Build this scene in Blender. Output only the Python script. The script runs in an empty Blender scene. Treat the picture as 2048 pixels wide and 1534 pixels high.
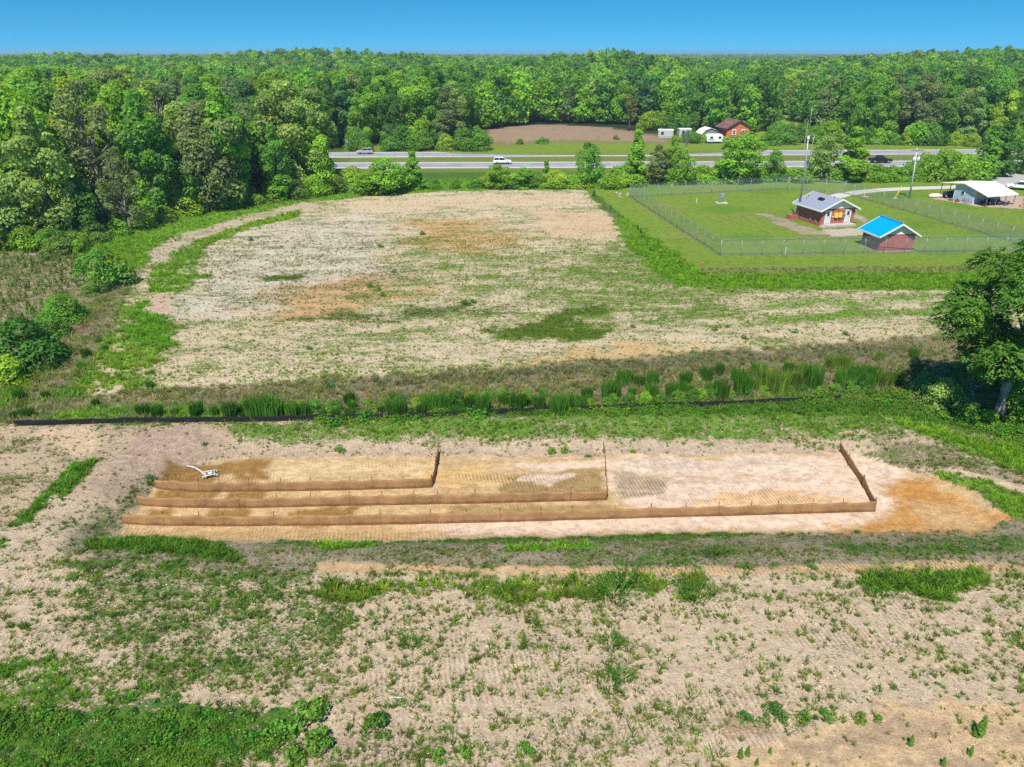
import bpy, math, random
import numpy as np
from mathutils import Vector, Matrix
rng = np.random.default_rng(7)
random.seed(7)
S = bpy.context.scene
COL = S.collection
R = math.radians

# ------------------------------------------------------------------ camera, sky, sun, exposure
CAM_H, PITCH, FOC = 26.5, R(25), 1420.0
cam_d = bpy.data.cameras.new('camera'); cam = bpy.data.objects.new('camera', cam_d); COL.objects.link(cam)
cam.location = (0, 0, CAM_H); cam.rotation_euler = (R(65), 0, 0)
cam_d.sensor_width = 36; cam_d.lens = 36 * FOC / 2048; cam_d.clip_start = .5; cam_d.clip_end = 30000
S.camera = cam
SUN_EL, SUN_AZ = R(58), math.atan2(.30, 1.0)        # shadows fall away from the camera and a little to the right
w = bpy.data.worlds.new('World'); S.world = w; w.use_nodes = True
nt = w.node_tree; nt.nodes.clear()
sky = nt.nodes.new('ShaderNodeTexSky'); sky.sky_type = 'NISHITA'; sky.sun_disc = False
sky.sun_elevation = SUN_EL; sky.sun_rotation = math.pi + SUN_AZ
sky.altitude = 1500; sky.air_density = 1.0; sky.dust_density = 0.0; sky.ozone_density = 3.0
tcw = nt.nodes.new('ShaderNodeTexCoord'); mpw = nt.nodes.new('ShaderNodeMapping'); mpw.inputs['Location'].default_value = (0, 0, .20); mpw.inputs['Scale'].default_value = (1, 1, 1.8)
nrw = nt.nodes.new('ShaderNodeVectorMath'); nrw.operation = 'NORMALIZE'
nt.links.new(tcw.outputs['Generated'], mpw.inputs[0]); nt.links.new(mpw.outputs[0], nrw.inputs[0]); nt.links.new(nrw.outputs[0], sky.inputs[0])   # clear dry air: little horizon whitening
hs = nt.nodes.new('ShaderNodeHueSaturation'); hs.inputs['Saturation'].default_value = 1.35; hs.inputs['Value'].default_value = 1.0
bg = nt.nodes.new('ShaderNodeBackground'); bg.inputs['Strength'].default_value = .12
wo = nt.nodes.new('ShaderNodeOutputWorld')
nt.links.new(sky.outputs[0], hs.inputs['Color']); tin = nt.nodes.new('ShaderNodeVectorMath'); tin.operation = 'MULTIPLY'; tin.inputs[1].default_value = (.80, 1.15, .90)
nt.links.new(hs.outputs[0], tin.inputs[0]); nt.links.new(tin.outputs[0], bg.inputs[0]); nt.links.new(bg.outputs[0], wo.inputs[0])
sd = bpy.data.lights.new('sun', 'SUN'); sd.energy = 4.4; sd.angle = R(.53); sd.color = (1, .955, .88)
sun = bpy.data.objects.new('sun', sd); COL.objects.link(sun)
sdir = Vector((math.sin(SUN_AZ) * math.cos(SUN_EL), math.cos(SUN_AZ) * math.cos(SUN_EL), -math.sin(SUN_EL)))
sun.rotation_euler = sdir.to_track_quat('-Z', 'Y').to_euler(); sun.location = (-20, -40, 80)
S.view_settings.view_transform = 'Standard'; S.view_settings.look = 'None'
S.view_settings.exposure = 0.66; S.view_settings.gamma = 1.0; S.view_settings.use_curve_mapping = False
cy = S.cycles
cy.max_bounces = 5; cy.diffuse_bounces = 3; cy.glossy_bounces = 2; cy.transmission_bounces = 3; cy.transparent_max_bounces = 12
cy.caustics_reflective = False; cy.caustics_refractive = False
cy.use_denoising = False; cy.denoising_prefilter = 'ACCURATE'
try: cy.denoiser = 'OPENIMAGEDENOISE'
except Exception: pass

# ------------------------------------------------------------------ numeric helpers
def _hash(ix, iy, s):
    v = np.sin(ix * 127.1 + iy * 311.7 + s * 74.7) * 43758.5453
    return v - np.floor(v)
def vnoise(x, y, s=0):
    ix, iy = np.floor(x), np.floor(y); fx, fy = x - ix, y - iy
    fx = fx * fx * (3 - 2 * fx); fy = fy * fy * (3 - 2 * fy)
    a, b, c, d = _hash(ix, iy, s), _hash(ix + 1, iy, s), _hash(ix, iy + 1, s), _hash(ix + 1, iy + 1, s)
    return (a * (1 - fx) + b * fx) * (1 - fy) + (c * (1 - fx) + d * fx) * fy
def fbm(x, y, s=0, o=4):
    t = 0; a = .5; n = 0
    for k in range(o):
        t = t + a * vnoise(x, y, s + k * 13); n += a; a *= .5; x = x * 2.03 + 17.3; y = y * 2.03 + 9.1
    return t / n
def sstep(a, b, v):
    t = np.clip((v - a) / (b - a), 0, 1); return t * t * (3 - 2 * t)
def sdist(poly, x, y):
    """signed distance, positive inside"""
    p = np.asarray(poly, float); n = len(p)
    d = np.full(x.shape, 1e18); ins = np.zeros(x.shape, bool)
    for i in range(n):
        ax, ay = p[i]; bx, by = p[(i + 1) % n]
        ex, ey = bx - ax, by - ay
        t = np.clip(((x - ax) * ex + (y - ay) * ey) / (ex * ex + ey * ey + 1e-12), 0, 1)
        d = np.minimum(d, (x - ax - t * ex) ** 2 + (y - ay - t * ey) ** 2)
        c = (ay > y) != (by > y)
        ins ^= c & (x < ex * (y - ay) / (ey if ey else 1e-12) + ax)
    return np.where(ins, 1, -1) * np.sqrt(d)

FLOOR = [(-24.6, 37.4), (-23.6, 43.0), (-21.6, 46.0), (25.0, 46.6), (28.0, 43.0), (28.5, 37.4)]
HILLS = [(20, 264, 42, 24, 2.6), (-150, 620, 110, 90, 10), (55, 480, 50, 50, 8.5), (330, 500, 120, 110, 10), (-330, 560, 60, 90, 6), (-40, 900, 300, 120, 3)]
def HT(x, y):
    x = np.asarray(x, float); y = np.asarray(y, float)
    z = -1.0 * (1 - sstep(0, 4.4, -sdist(FLOOR, x, y)))
    near = 1 - sstep(80, 100, y)
    flat = .35 + .65 * sstep(.0, 5, -sdist(FLOOR, x, y))
    z = z + near * flat * (.16 * (fbm(x / 9, y / 9, 3) - .5) + .11 * (fbm(x / 1.6, y / 1.2, 5, 3) - .5))
    z = z - .55 * np.exp(-((y - 56 - .03 * x) / 3.2) ** 2) * (1 - sstep(36, 46, np.abs(x)))
    for hx, hy, sx, sy, h in HILLS:
        z = z + h * np.exp(-(((x - hx) / sx) ** 2 + ((y - hy) / sy) ** 2))
    return z
def ray(px, py):
    X = (px - 1024) / FOC; Y = (767 - py) / FOC
    return X, math.cos(PITCH) + math.sin(PITCH) * Y, -math.sin(PITCH) + math.cos(PITCH) * Y
def P(px, py, z=None):
    """ground point that a measured spot of the survey picture falls on"""
    X, f, u = ray(px, py); zz = 0.0 if z is None else z
    for _ in range(1 if z is not None else 8):
        s = (CAM_H - zz) / -u; q = (s * X, s * f)
        if z is None: zz = .5 * zz + .5 * float(HT(q[0], q[1]))
    return q
def PP(l, z=None): return [P(a, b, z) for a, b in l]
def G(x, y): return float(HT(x, y))

# ------------------------------------------------------------------ mesh helpers
class MB:
    def __init__(s): s.v = []; s.f = []; s.mi = []; s.m = 0
    def add(s, v, f):
        o = len(s.v); s.v += [tuple(p) for p in v]; s.f += [tuple(o + i for i in q) for q in f]; s.mi += [s.m] * len(f); return s
    def box(s, c, d, rz=0, M=None):
        x, y, z = d[0] / 2, d[1] / 2, d[2] / 2
        v = [Vector((a * x, b * y, e * z)) for a in (-1, 1) for b in (-1, 1) for e in (-1, 1)]
        r = M if M is not None else Matrix.Rotation(rz, 3, 'Z')
        return s.add([r @ p + Vector(c) for p in v], [(0, 1, 3, 2), (4, 6, 7, 5), (0, 4, 5, 1), (2, 3, 7, 6), (0, 2, 6, 4), (1, 5, 7, 3)])
    def tube(s, pts, rad, n=8, cap=True):
        pts = [Vector(p) for p in pts]; rad = rad if hasattr(rad, '__len__') else [rad] * len(pts)
        V = []; F = []; up = Vector((0, 0, 1)); 
        for i, p in enumerate(pts):
            t = (pts[min(i + 1, len(pts) - 1)] - pts[max(i - 1, 0)]).normalized()
            a = up.cross(t)
            if a.length < 1e-3: a = Vector((1, 0, 0)).cross(t)
            a.normalize(); b = t.cross(a)
            for k in range(n):
                th = 2 * math.pi * k / n; V.append(p + (a * math.cos(th) + b * math.sin(th)) * rad[i])
        for i in range(len(pts) - 1):
            for k in range(n):
                F.append((i * n + k, i * n + (k + 1) % n, (i + 1) * n + (k + 1) % n, (i + 1) * n + k))
        if cap:
            F.append(tuple(reversed(range(n)))); F.append(tuple((len(pts) - 1) * n + k for k in range(n)))
        return s.add(V, F)
    def prism(s, prof, y0, y1, axis='y', top=None):
        """profile (a, z) extruded along y between y0 and y1"""
        n = len(prof)
        V = [(a, y0, z) for a, z in prof] + [(a, y1, z) for a, z in prof]
        if axis == 'x': V = [(y, a, z) for a, y, z in V]
        F = [tuple(range(n)), tuple(reversed(range(n, 2 * n)))] + [(i, n + i, n + (i + 1) % n, (i + 1) % n) for i in range(n)]
        return s.add(V, F)
    def mesh(s, name, mats, smooth=False):
        me = bpy.data.meshes.new(name); me.from_pydata(s.v, [], s.f)
        for m in (mats if isinstance(mats, (list, tuple)) else [mats]): me.materials.append(m)
        me.polygons.foreach_set('material_index', s.mi)
        if smooth: me.polygons.foreach_set('use_smooth', [True] * len(me.polygons))
        me.update()
        bm_fix(me)
        return me
    def build(s, name, mats, parent=None, smooth=False, bevel=0):
        o = bpy.data.objects.new(name, s.mesh(name, mats, smooth)); COL.objects.link(o)
        if parent: o.parent = parent
        if bevel:
            b = o.modifiers.new('bevel', 'BEVEL'); b.width = bevel; b.segments = 2; b.limit_method = 'ANGLE'
        return o
import bmesh
def bm_fix(me):
    b = bmesh.new(); b.from_mesh(me); bmesh.ops.recalc_face_normals(b, faces=b.faces); b.to_mesh(me); b.free()
def tag(o, label=None, cat=None, group=None, kind=None):
    for k, v in (('label', label), ('category', cat), ('group', group), ('kind', kind)):
        if v: o[k] = v
    return o
def thing(name, label, cat, loc, rz=0, group=None):
    o = bpy.data.objects.new(name, None); COL.objects.link(o); o.location = loc; o.rotation_euler = (0, 0, rz); o.empty_display_size = .3
    return tag(o, label, cat, group)
def link(name, me, parent=None, loc=(0, 0, 0)):
    o = bpy.data.objects.new(name, me); COL.objects.link(o); o.location = loc
    if parent: o.parent = parent
    return o
def raw_mesh(name, V, F, mat):
    """V (n,3), F (m,4) arrays"""
    me = bpy.data.meshes.new(name); V = np.asarray(V, np.float32); F = np.asarray(F, np.int32)
    me.vertices.add(len(V)); me.vertices.foreach_set('co', V.ravel())
    k = F.shape[1]; me.loops.add(F.size); me.loops.foreach_set('vertex_index', F.ravel())
    me.polygons.add(len(F)); me.polygons.foreach_set('loop_start', np.arange(0, F.size, k, dtype=np.int32))
    try: me.polygons.foreach_set('loop_total', np.full(len(F), k, np.int32))
    except Exception: pass
    me.materials.append(mat); me.update(calc_edges=True); return me
def attr(me, name, typ, data, dom='POINT'):
    a = me.attributes.new(name, typ, dom)
    key = {'FLOAT': 'value', 'INT': 'value', 'FLOAT_VECTOR': 'vector', 'FLOAT_COLOR': 'color'}[typ]
    a.data.foreach_set(key, np.ascontiguousarray(data, dtype=np.int32 if typ == 'INT' else np.float32).ravel())

# ------------------------------------------------------------------ materials
def mat(name):
    m = bpy.data.materials.new(name); m.use_nodes = True; t = m.node_tree; b = t.nodes['Principled BSDF']
    b.inputs['Specular IOR Level'].default_value = .3
    return m, t, b
def nd(t, typ, **kw):
    n = t.nodes.new(typ)
    for k, v in kw.items(): setattr(n, k, v)
    return n
def math_n(t, op, a, b=None, clamp=False):
    n = nd(t, 'ShaderNodeMath', operation=op); n.use_clamp = clamp
    for i, v in enumerate((a, b)):
        if v is None: continue
        if isinstance(v, (int, float)): n.inputs[i].default_value = v
        else: t.links.new(v, n.inputs[i])
    return n.outputs[0]
def noise_n(t, vec, scale, detail=4, rough=.6):
    n = nd(t, 'ShaderNodeTexNoise'); n.inputs['Scale'].default_value = scale; n.inputs['Detail'].default_value = detail; n.inputs['Roughness'].default_value = rough
    if vec is not None: t.links.new(vec, n.inputs['Vector'])
    return n.outputs['Fac']
def mixc(t, fac, a, b, typ='MIX'):
    n = nd(t, 'ShaderNodeMix', data_type='RGBA', blend_type=typ)
    for s, v in ((n.inputs[0], fac), (n.inputs[6], a), (n.inputs[7], b)):
        if isinstance(v, (int, float)): s.default_value = v
        elif isinstance(v, tuple): s.default_value = (*v, 1)
        else: t.links.new(v, s)
    return n.outputs[2]
def ramp(t, v, a, b):
    n = nd(t, 'ShaderNodeMapRange', interpolation_type='SMOOTHSTEP'); t.links.new(v, n.inputs[0])
    n.inputs[1].default_value = a; n.inputs[2].default_value = b
    return n.outputs[0]
def simple(name, col, rough=.6, metal=0, var=.12, scale=6, spec=.3, bump=0):
    m, t, b = mat(name); b.inputs['Roughness'].default_value = rough; b.inputs['Metallic'].default_value = metal; b.inputs['Specular IOR Level'].default_value = spec
    tc = nd(t, 'ShaderNodeTexCoord').outputs['Object']
    f = noise_n(t, tc, scale, 5)
    c = mixc(t, ramp(t, f, .3, .7), tuple(x * (1 - var) for x in col), tuple(min(1, x * (1 + var)) for x in col))
    t.links.new(c, b.inputs['Base Color'])
    if bump:
        bp = nd(t, 'ShaderNodeBump'); bp.inputs['Strength'].default_value = bump; bp.inputs['Distance'].default_value = .02
        t.links.new(noise_n(t, tc, scale * 6, 3), bp.inputs['Height']); t.links.new(bp.outputs[0], b.inputs['Normal'])
    return m
def leaf_mat(name, mode, col=None):
    """mode 'object': colour of the placed object; 'instancer': colour carried by each scattered copy"""
    m, t, b = mat(name); out = t.nodes['Material Output']; b.inputs['Roughness'].default_value = .55; b.inputs['Specular IOR Level'].default_value = .15
    if mode == 'object': c = nd(t, 'ShaderNodeObjectInfo').outputs['Color']
    else:
        a = nd(t, 'ShaderNodeAttribute', attribute_type='INSTANCER', attribute_name='tint'); c = a.outputs['Color']
    lt = nd(t, 'ShaderNodeAttribute', attribute_type='GEOMETRY', attribute_name='leaf'); 
    c = mixc(t, 1.0, c, lt.outputs['Color'], 'MULTIPLY')
    t.links.new(c, b.inputs['Base Color'])
    tr = nd(t, 'ShaderNodeBsdfTranslucent'); c2 = mixc(t, 1.0, c, (1.15, 1.25, .55), 'MULTIPLY'); t.links.new(c2, tr.inputs['Color'])
    mx = nd(t, 'ShaderNodeMixShader'); mx.inputs[0].default_value = .5
    t.links.new(b.outputs[0], mx.inputs[1]); t.links.new(tr.outputs[0], mx.inputs[2]); t.links.new(mx.outputs[0], out.inputs['Surface'])
    return m
LEAF = leaf_mat('leaves_material', 'object'); LEAFI = leaf_mat('scattered_leaves_material', 'instancer')
BARK = simple('bark', (.13, .10, .075), .9, var=.35, scale=9, bump=.6)
PALEBARK = simple('pale_bark', (.30, .26, .21), .9, var=.3, scale=7, bump=.5)
def ground_material():
    m, t, b = mat('ground_soil_and_grass')
    geo = nd(t, 'ShaderNodeNewGeometry').outputs['Position']
    A = lambda n: nd(t, 'ShaderNodeAttribute', attribute_name=n)
    soil, gcol = A('soil').outputs['Color'], A('gcol').outputs['Color']
    cov, tread, rough = A('cov').outputs['Fac'], A('tread').outputs['Fac'], A('grit').outputs['Fac']
    st = nd(t, 'ShaderNodeMapping'); t.links.new(geo, st.inputs[0]); st.inputs['Scale'].default_value = (.55, 1, 1)
    nf = noise_n(t, geo, 7, 5, .7); nm = noise_n(t, st.outputs[0], 1.7, 6, .68); nl = noise_n(t, st.outputs[0], .35, 4, .6); ng = noise_n(t, geo, 28, 2, .6)
    # soil: grain, clods, weathered patches
    nk = noise_n(t, geo, 2.6, 5, .72)
    s1 = mixc(t, ramp(t, nf, .25, .75), (.72, .70, .68), (1.0, .99, .98)); s = mixc(t, 1.0, soil, s1, 'MULTIPLY')
    s2 = mixc(t, ramp(t, nm, .3, .7), (.82, .81, .79), (1.12, 1.12, 1.11)); s = mixc(t, 1.0, s, s2, 'MULTIPLY')
    s3 = mixc(t, ramp(t, ng, .25, .75), (.86, .85, .83), (1.10, 1.10, 1.09)); s = mixc(t, 1.0, s, s3, 'MULTIPLY')
    s4 = mixc(t, ramp(t, nk, .32, .68), (.76, .745, .73), (1.08, 1.075, 1.07)); s = mixc(t, 1.0, s, s4, 'MULTIPLY')
    # grass: clumpy cover
    v = math_n(t, 'ADD', math_n(t, 'MULTIPLY', nm, .42), math_n(t, 'MULTIPLY', nf, .58))
    k = math_n(t, 'ADD', cov, math_n(t, 'MULTIPLY', math_n(t, 'SUBTRACT', v, .5), 2.6)); 
    k = math_n(t, 'ADD', k, math_n(t, 'MULTIPLY', math_n(t, 'SUBTRACT', nl, .5), .25))
    msk = ramp(t, k, .46, .66)
    g1 = mixc(t, ramp(t, nf, .25, .75), (.55, .60, .55), (1.35, 1.30, 1.3)); g = mixc(t, 1.0, gcol, g1, 'MULTIPLY')
    g2 = mixc(t, ramp(t, nm, .3, .7), (.80, .86, .8), (1.22, 1.12, 1.1)); g = mixc(t, 1.0, g, g2, 'MULTIPLY')
    g3 = mixc(t, ramp(t, ng, .25, .75), (.65, .7, .65), (1.25, 1.2, 1.2)); g = mixc(t, 1.0, g, g3, 'MULTIPLY')
    t.links.new(mixc(t, msk, s, g), b.inputs['Base Color'])
    b.inputs['Roughness'].default_value = .95; b.inputs['Specular IOR Level'].default_value = .1
    # relief: clods, grains, grouser marks of the tracked machines
    sep = nd(t, 'ShaderNodeSeparateXYZ'); t.links.new(geo, sep.inputs[0])
    wob = math_n(t, 'MULTIPLY', noise_n(t, geo, .35, 4), 9.0)
    ph = math_n(t, 'ADD', math_n(t, 'MULTIPLY', sep.outputs[0], 2 * math.pi / .25), math_n(t, 'MULTIPLY', sep.outputs[1], 2 * math.pi / 1.5)); ph = math_n(t, 'ADD', ph, wob)
    tw = math_n(t, 'SINE', ph); tw = math_n(t, 'MULTIPLY', tw, tread)
    h = math_n(t, 'ADD', math_n(t, 'MULTIPLY', nf, 1.0), math_n(t, 'MULTIPLY', ng, .45)); h = math_n(t, 'ADD', h, math_n(t, 'MULTIPLY', nk, 1.6)); h = math_n(t, 'MULTIPLY', h, rough)
    h = math_n(t, 'ADD', math_n(t, 'MULTIPLY', tw, .75), h); h = math_n(t, 'ADD', h, math_n(t, 'MULTIPLY', msk, .5))
    bp = nd(t, 'ShaderNodeBump'); bp.inputs['Strength'].default_value = .8; bp.inputs['Distance'].default_value = .12
    t.links.new(h, bp.inputs['Height']); t.links.new(bp.outputs[0], b.inputs['Normal'])
    return m
GROUND = ground_material()
def brick_mat(name, c1, c2, mortar):
    m, t, b = mat(name); tc = nd(t, 'ShaderNodeTexCoord').outputs['Object']
    sep = nd(t, 'ShaderNodeSeparateXYZ'); t.links.new(tc, sep.inputs[0])
    cmb = nd(t, 'ShaderNodeCombineXYZ'); t.links.new(math_n(t, 'ADD', sep.outputs[0], sep.outputs[1]), cmb.inputs[0]); t.links.new(sep.outputs[2], cmb.inputs[1])
    br = nd(t, 'ShaderNodeTexBrick'); t.links.new(cmb.outputs[0], br.inputs['Vector']); br.inputs['Scale'].default_value = 1
    br.inputs['Brick Width'].default_value = .21; br.inputs['Row Height'].default_value = .075; br.inputs['Mortar Size'].default_value = .008
    for k, v in (('Color1', c1), ('Color2', c2), ('Mortar', mortar)): br.inputs[k].default_value = (*v, 1)
    f = noise_n(t, tc, 1.3, 5); c = mixc(t, 1.0, br.outputs[0], mixc(t, ramp(t, f, .3, .7), (.8, .8, .8), (1.2, 1.15, 1.1)), 'MULTIPLY')
    t.links.new(c, b.inputs['Base Color']); b.inputs['Roughness'].default_value = .85
    return m
def fabric_mat(name, c, k=22, hem=0):
    m, t, b = mat(name); tc = nd(t, 'ShaderNodeTexCoord').outputs['Object']; mp = nd(t, 'ShaderNodeMapping'); t.links.new(tc, mp.inputs[0]); mp.inputs['Scale'].default_value = (.35, .35, 1.6)
    f = noise_n(t, mp.outputs[0], k, 6, .75); f2 = noise_n(t, tc, 1.1, 4)
    col = mixc(t, ramp(t, f, .25, .75), tuple(x * .62 for x in c), tuple(x * 1.3 for x in c)); col = mixc(t, 1.0, col, mixc(t, ramp(t, f2, .3, .7), (.8, .78, .75), (1.12, 1.1, 1.08)), 'MULTIPLY')
    if hem:    # fabric colour turns darker towards the bottom edge
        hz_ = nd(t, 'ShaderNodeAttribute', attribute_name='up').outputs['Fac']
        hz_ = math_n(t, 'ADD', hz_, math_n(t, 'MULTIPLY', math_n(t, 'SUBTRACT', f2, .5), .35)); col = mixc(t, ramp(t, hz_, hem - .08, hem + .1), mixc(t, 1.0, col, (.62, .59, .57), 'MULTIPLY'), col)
    t.links.new(col, b.inputs['Base Color']); b.inputs['Roughness'].default_value = .95
    bp = nd(t, 'ShaderNodeBump'); bp.inputs['Distance'].default_value = .02; t.links.new(f, bp.inputs['Height']); t.links.new(bp.outputs[0], b.inputs['Normal'])
    tr = nd(t, 'ShaderNodeBsdfTranslucent'); t.links.new(col, tr.inputs[0]); mx = nd(t, 'ShaderNodeMixShader'); mx.inputs[0].default_value = .25
    t.links.new(b.outputs[0], mx.inputs[1]); t.links.new(tr.outputs[0], mx.inputs[2]); so = mx.outputs[0]
    if hem:    # open weave
        tp = nd(t, 'ShaderNodeBsdfTransparent'); m2 = nd(t, 'ShaderNodeMixShader'); t.links.new(math_n(t, 'MULTIPLY', ramp(t, noise_n(t, tc, 60, 2), .5, .62), .45), m2.inputs[0]); t.links.new(so, m2.inputs[1]); t.links.new(tp.outputs[0], m2.inputs[2]); so = m2.outputs[0]
    t.links.new(so, t.nodes['Material Output'].inputs[0])
    return m
def chain_mat():
    m, t, b = mat('chain_link_wire'); b.inputs['Base Color'].default_value = (.30, .36, .36, 1); b.inputs['Metallic'].default_value = .3; b.inputs['Roughness'].default_value = .5
    tc = nd(t, 'ShaderNodeTexCoord').outputs['Object']; sep = nd(t, 'ShaderNodeSeparateXYZ'); t.links.new(tc, sep.inputs[0])
    def dia(op):
        v = math_n(t, op, sep.outputs[0], sep.outputs[2]); v = math_n(t, 'MULTIPLY', v, 1 / .07); v = math_n(t, 'FRACT', v); return math_n(t, 'LESS_THAN', v, .075)
    f = math_n(t, 'MAXIMUM', dia('ADD'), dia('SUBTRACT'))
    tr = nd(t, 'ShaderNodeBsdfTransparent'); mx = nd(t, 'ShaderNodeMixShader'); t.links.new(f, mx.inputs[0]); t.links.new(tr.outputs[0], mx.inputs[1]); t.links.new(b.outputs[0], mx.inputs[2])
    t.links.new(mx.outputs[0], t.nodes['Material Output'].inputs[0]); return m
CHAIN = chain_mat()
GALV = simple('galvanised_steel', (.27, .30, .31), .45, .4)
BRICK = brick_mat('red_brick', (.42, .10, .062), (.33, .085, .055), (.36, .22, .17))
BRICK2 = brick_mat('dark_red_brick', (.46, .085, .080), (.36, .075, .07), (.30, .16, .14))
HBRICK = brick_mat('orange_brick', (.68, .16, .06), (.58, .135, .05), (.5, .25, .15))
WHITE = simple('white_paint', (.78, .78, .76), .5, var=.05); CREAM = simple('cream_panel', (.80, .72, .62), .6, var=.05)
DKGLASS = simple('dark_glass', (.02, .025, .03), .08, spec=.6, var=.2)
CONC = simple('concrete', (.42, .37, .32), .9, var=.15, scale=3)
SHINGLE = simple('grey_shingles', (.23, .25, .31), .9, var=.18, scale=14, bump=.4)
BLUE = simple('blue_metal_roof_paint', (.0, .30, .72), .35, var=.06, scale=1.5)
SOFFIT = simple('grey_soffit', (.33, .36, .38), .7, var=.05)
DOORP = simple('pale_grey_door_paint', (.55, .60, .62), .5, var=.05)
YELLOW = simple('yellow_paint', (.82, .55, .06), .5, var=.08)
BLACK = simple('black_plastic', (.015, .015, .017), .5, var=.2)
DKMETAL = simple('dark_metal', (.05, .05, .055), .5, .3)
RUBBER = simple('tyre_rubber', (.02, .02, .02), .85)
WOOD = simple('weathered_wood', (.20, .13, .07), .85, var=.25, scale=12)
ORANGE = simple('orange_plastic', (.75, .12, .03), .5)
PVC = simple('white_pvc', (.85, .84, .80), .4, var=.04)

# ------------------------------------------------------------------ ground zones
SAND, GOLD, WET, PALE, CLAY = (.68, .53, .38), (.62, .42, .20), (.33, .19, .06), (.70, .53, .405), (.60, .30, .09)
GREY, PINK, FIELD, FGREY, BRUSH = (.36, .30, .215), (.60, .44, .33), (.76, .61, .43), (.72, .63, .50), (.36, .275, .20)
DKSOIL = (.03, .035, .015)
gB, gM, gO, gD, gL, gY = (.125, .24, .022), (.07, .145, .022), (.14, .165, .045), (.035, .085, .016), (.165, .25, .032), (.19, .27, .03)
L = []
def lay(px, feather=1.0, namp=1.0, z=None, world=False, **kw): L.append((px if world else PP(px, z), feather, namp, kw))
# distance: woods floor, verges
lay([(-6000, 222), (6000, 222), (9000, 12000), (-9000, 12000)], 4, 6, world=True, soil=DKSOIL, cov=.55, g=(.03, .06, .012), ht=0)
lay([(690, 380), (690, 282), (2048, 270), (2048, 385)], 3, 3, soil=(.30, .26, .13), cov=.72, g=(.16, .205, .035), ht=.0, patch=.3)
lay([(1500, 300), (1510, 245), (1540, 190), (1575, 190), (1600, 250), (1680, 300)], 3, 3, soil=FIELD, cov=.9, g=gY, ht=0)
lay([(960, 306), (960, 292), (1300, 285), (2048, 285), (2048, 300)], 1.5, 2, cov=.85, g=(.165, .235, .03), patch=.3)
lay([(975, 290), (975, 258), (1010, 250), (1120, 249), (1230, 258), (1320, 272), (1330, 283), (1120, 284)], 2, 3, soil=(.36, .255, .175), cov=.36, g=(.17, .17, .06), ht=0, patch=.4)
# whole near plateau default
lay([(-140, 5), (140, 5), (200, 178), (-200, 178)], 2, 0, world=True, soil=(.40, .31, .20), cov=.8, g=gM, ht=.15)
# left side: verge by the woods, weedy flat
lay([(-200, 520), (200, 470), (520, 395), (700, 375), (960, 355), (1250, 350), (1250, 390), (700, 400), (330, 505), (180, 800), (-200, 860)], 1.5, 2, soil=(.40, .34, .18), cov=.88, g=gB, ht=.3)
lay([(-200, 520), (150, 505), (250, 560), (60, 720), (-200, 830)], 2, 3, soil=(.43, .34, .245), cov=.36, g=(.16, .18, .06), ht=.25, patch=.5)
lay([(150, 640), (290, 530), (300, 560), (180, 740), (60, 830), (0, 830)], 1.5, 2, soil=(.36, .29, .22), cov=.46, g=(.15, .18, .055), ht=.35, patch=.7)
lay([(265, 540), (295, 545), (262, 572), (238, 570)], .8, .8, soil=(.17, .085, .055), cov=.1)
lay([(125, 668), (180, 640), (190, 655), (130, 680)], .8, .8, soil=(.17, .085, .055), cov=.1)
# middle field
fld = [(175, 790), (300, 500), (500, 435), (640, 402), (800, 386), (960, 380), (1170, 379), (1215, 430), (1300, 500), (1385, 570), (1900, 575), (2100, 575), (2100, 690), (1850, 690), (1600, 712), (1300, 730), (800, 775), (300, 790)]
lay(fld, .8, 1.2, soil=FIELD, cov=.48, g=(.125, .205, .027), ht=.16, patch=.42, tread=.15)
lay([(330, 560), (480, 450), (760, 420), (800, 560), (560, 620), (330, 640)], 6, 8, soil=FGREY, cov=.45, g=(.13, .165, .05))
lay([(800, 470), (830, 440), (960, 440), (1050, 480), (950, 510), (820, 500)], 4, 6, soil=(.71, .435, .225))
lay([(560, 610), (620, 570), (800, 560), (830, 600), (700, 640), (580, 640)], 4, 6, soil=(.71, .45, .245))
lay([(1000, 730), (1250, 690), (1400, 695), (1400, 720), (1100, 745), (900, 755)], 2, 3, soil=(.72, .49, .26), cov=.38)
lay([(1060, 420), (1220, 430), (1260, 470), (1100, 480)], 4, 5, soil=(.70, .50, .32), cov=.36)
lay([(700, 400), (1150, 388), (1180, 405), (700, 425)], 2, 3, soil=(.68, .53, .36), cov=.30)
lay([(1060, 510), (1330, 480), (1450, 560), (1450, 640), (1200, 640), (1050, 600)], 4, 6, cov=.60, g=(.115, .20, .02))
lay([(740, 520), (780, 460), (1150, 520), (1150, 580), (760, 580)], 4, 8, cov=.53)
lay([(600, 640), (900, 600), (1000, 610), (880, 640)], 2, 3, cov=.62, g=(.075, .115, .02))
lay([(960, 665), (1060, 645), (1160, 655), (1215, 660), (1200, 675), (1060, 682)], 1, 1.5, cov=.82, g=(.075, .13, .012))
lay([(1080, 628), (1200, 612), (1215, 625), (1100, 645)], 1, 1.5, cov=.75, g=(.075, .125, .014))
lay([(520, 555), (600, 550), (600, 562), (530, 565)], 1, 1, cov=.75, g=(.075, .12, .014))
lay([(1380, 655), (1560, 632), (1880, 612), (1880, 625), (1560, 645)], 1, 1.2, cov=.66, g=gB)
lay([(1500, 610), (1880, 585), (1880, 598), (1500, 625)], 1, 1.2, cov=.6, g=gB)
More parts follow.
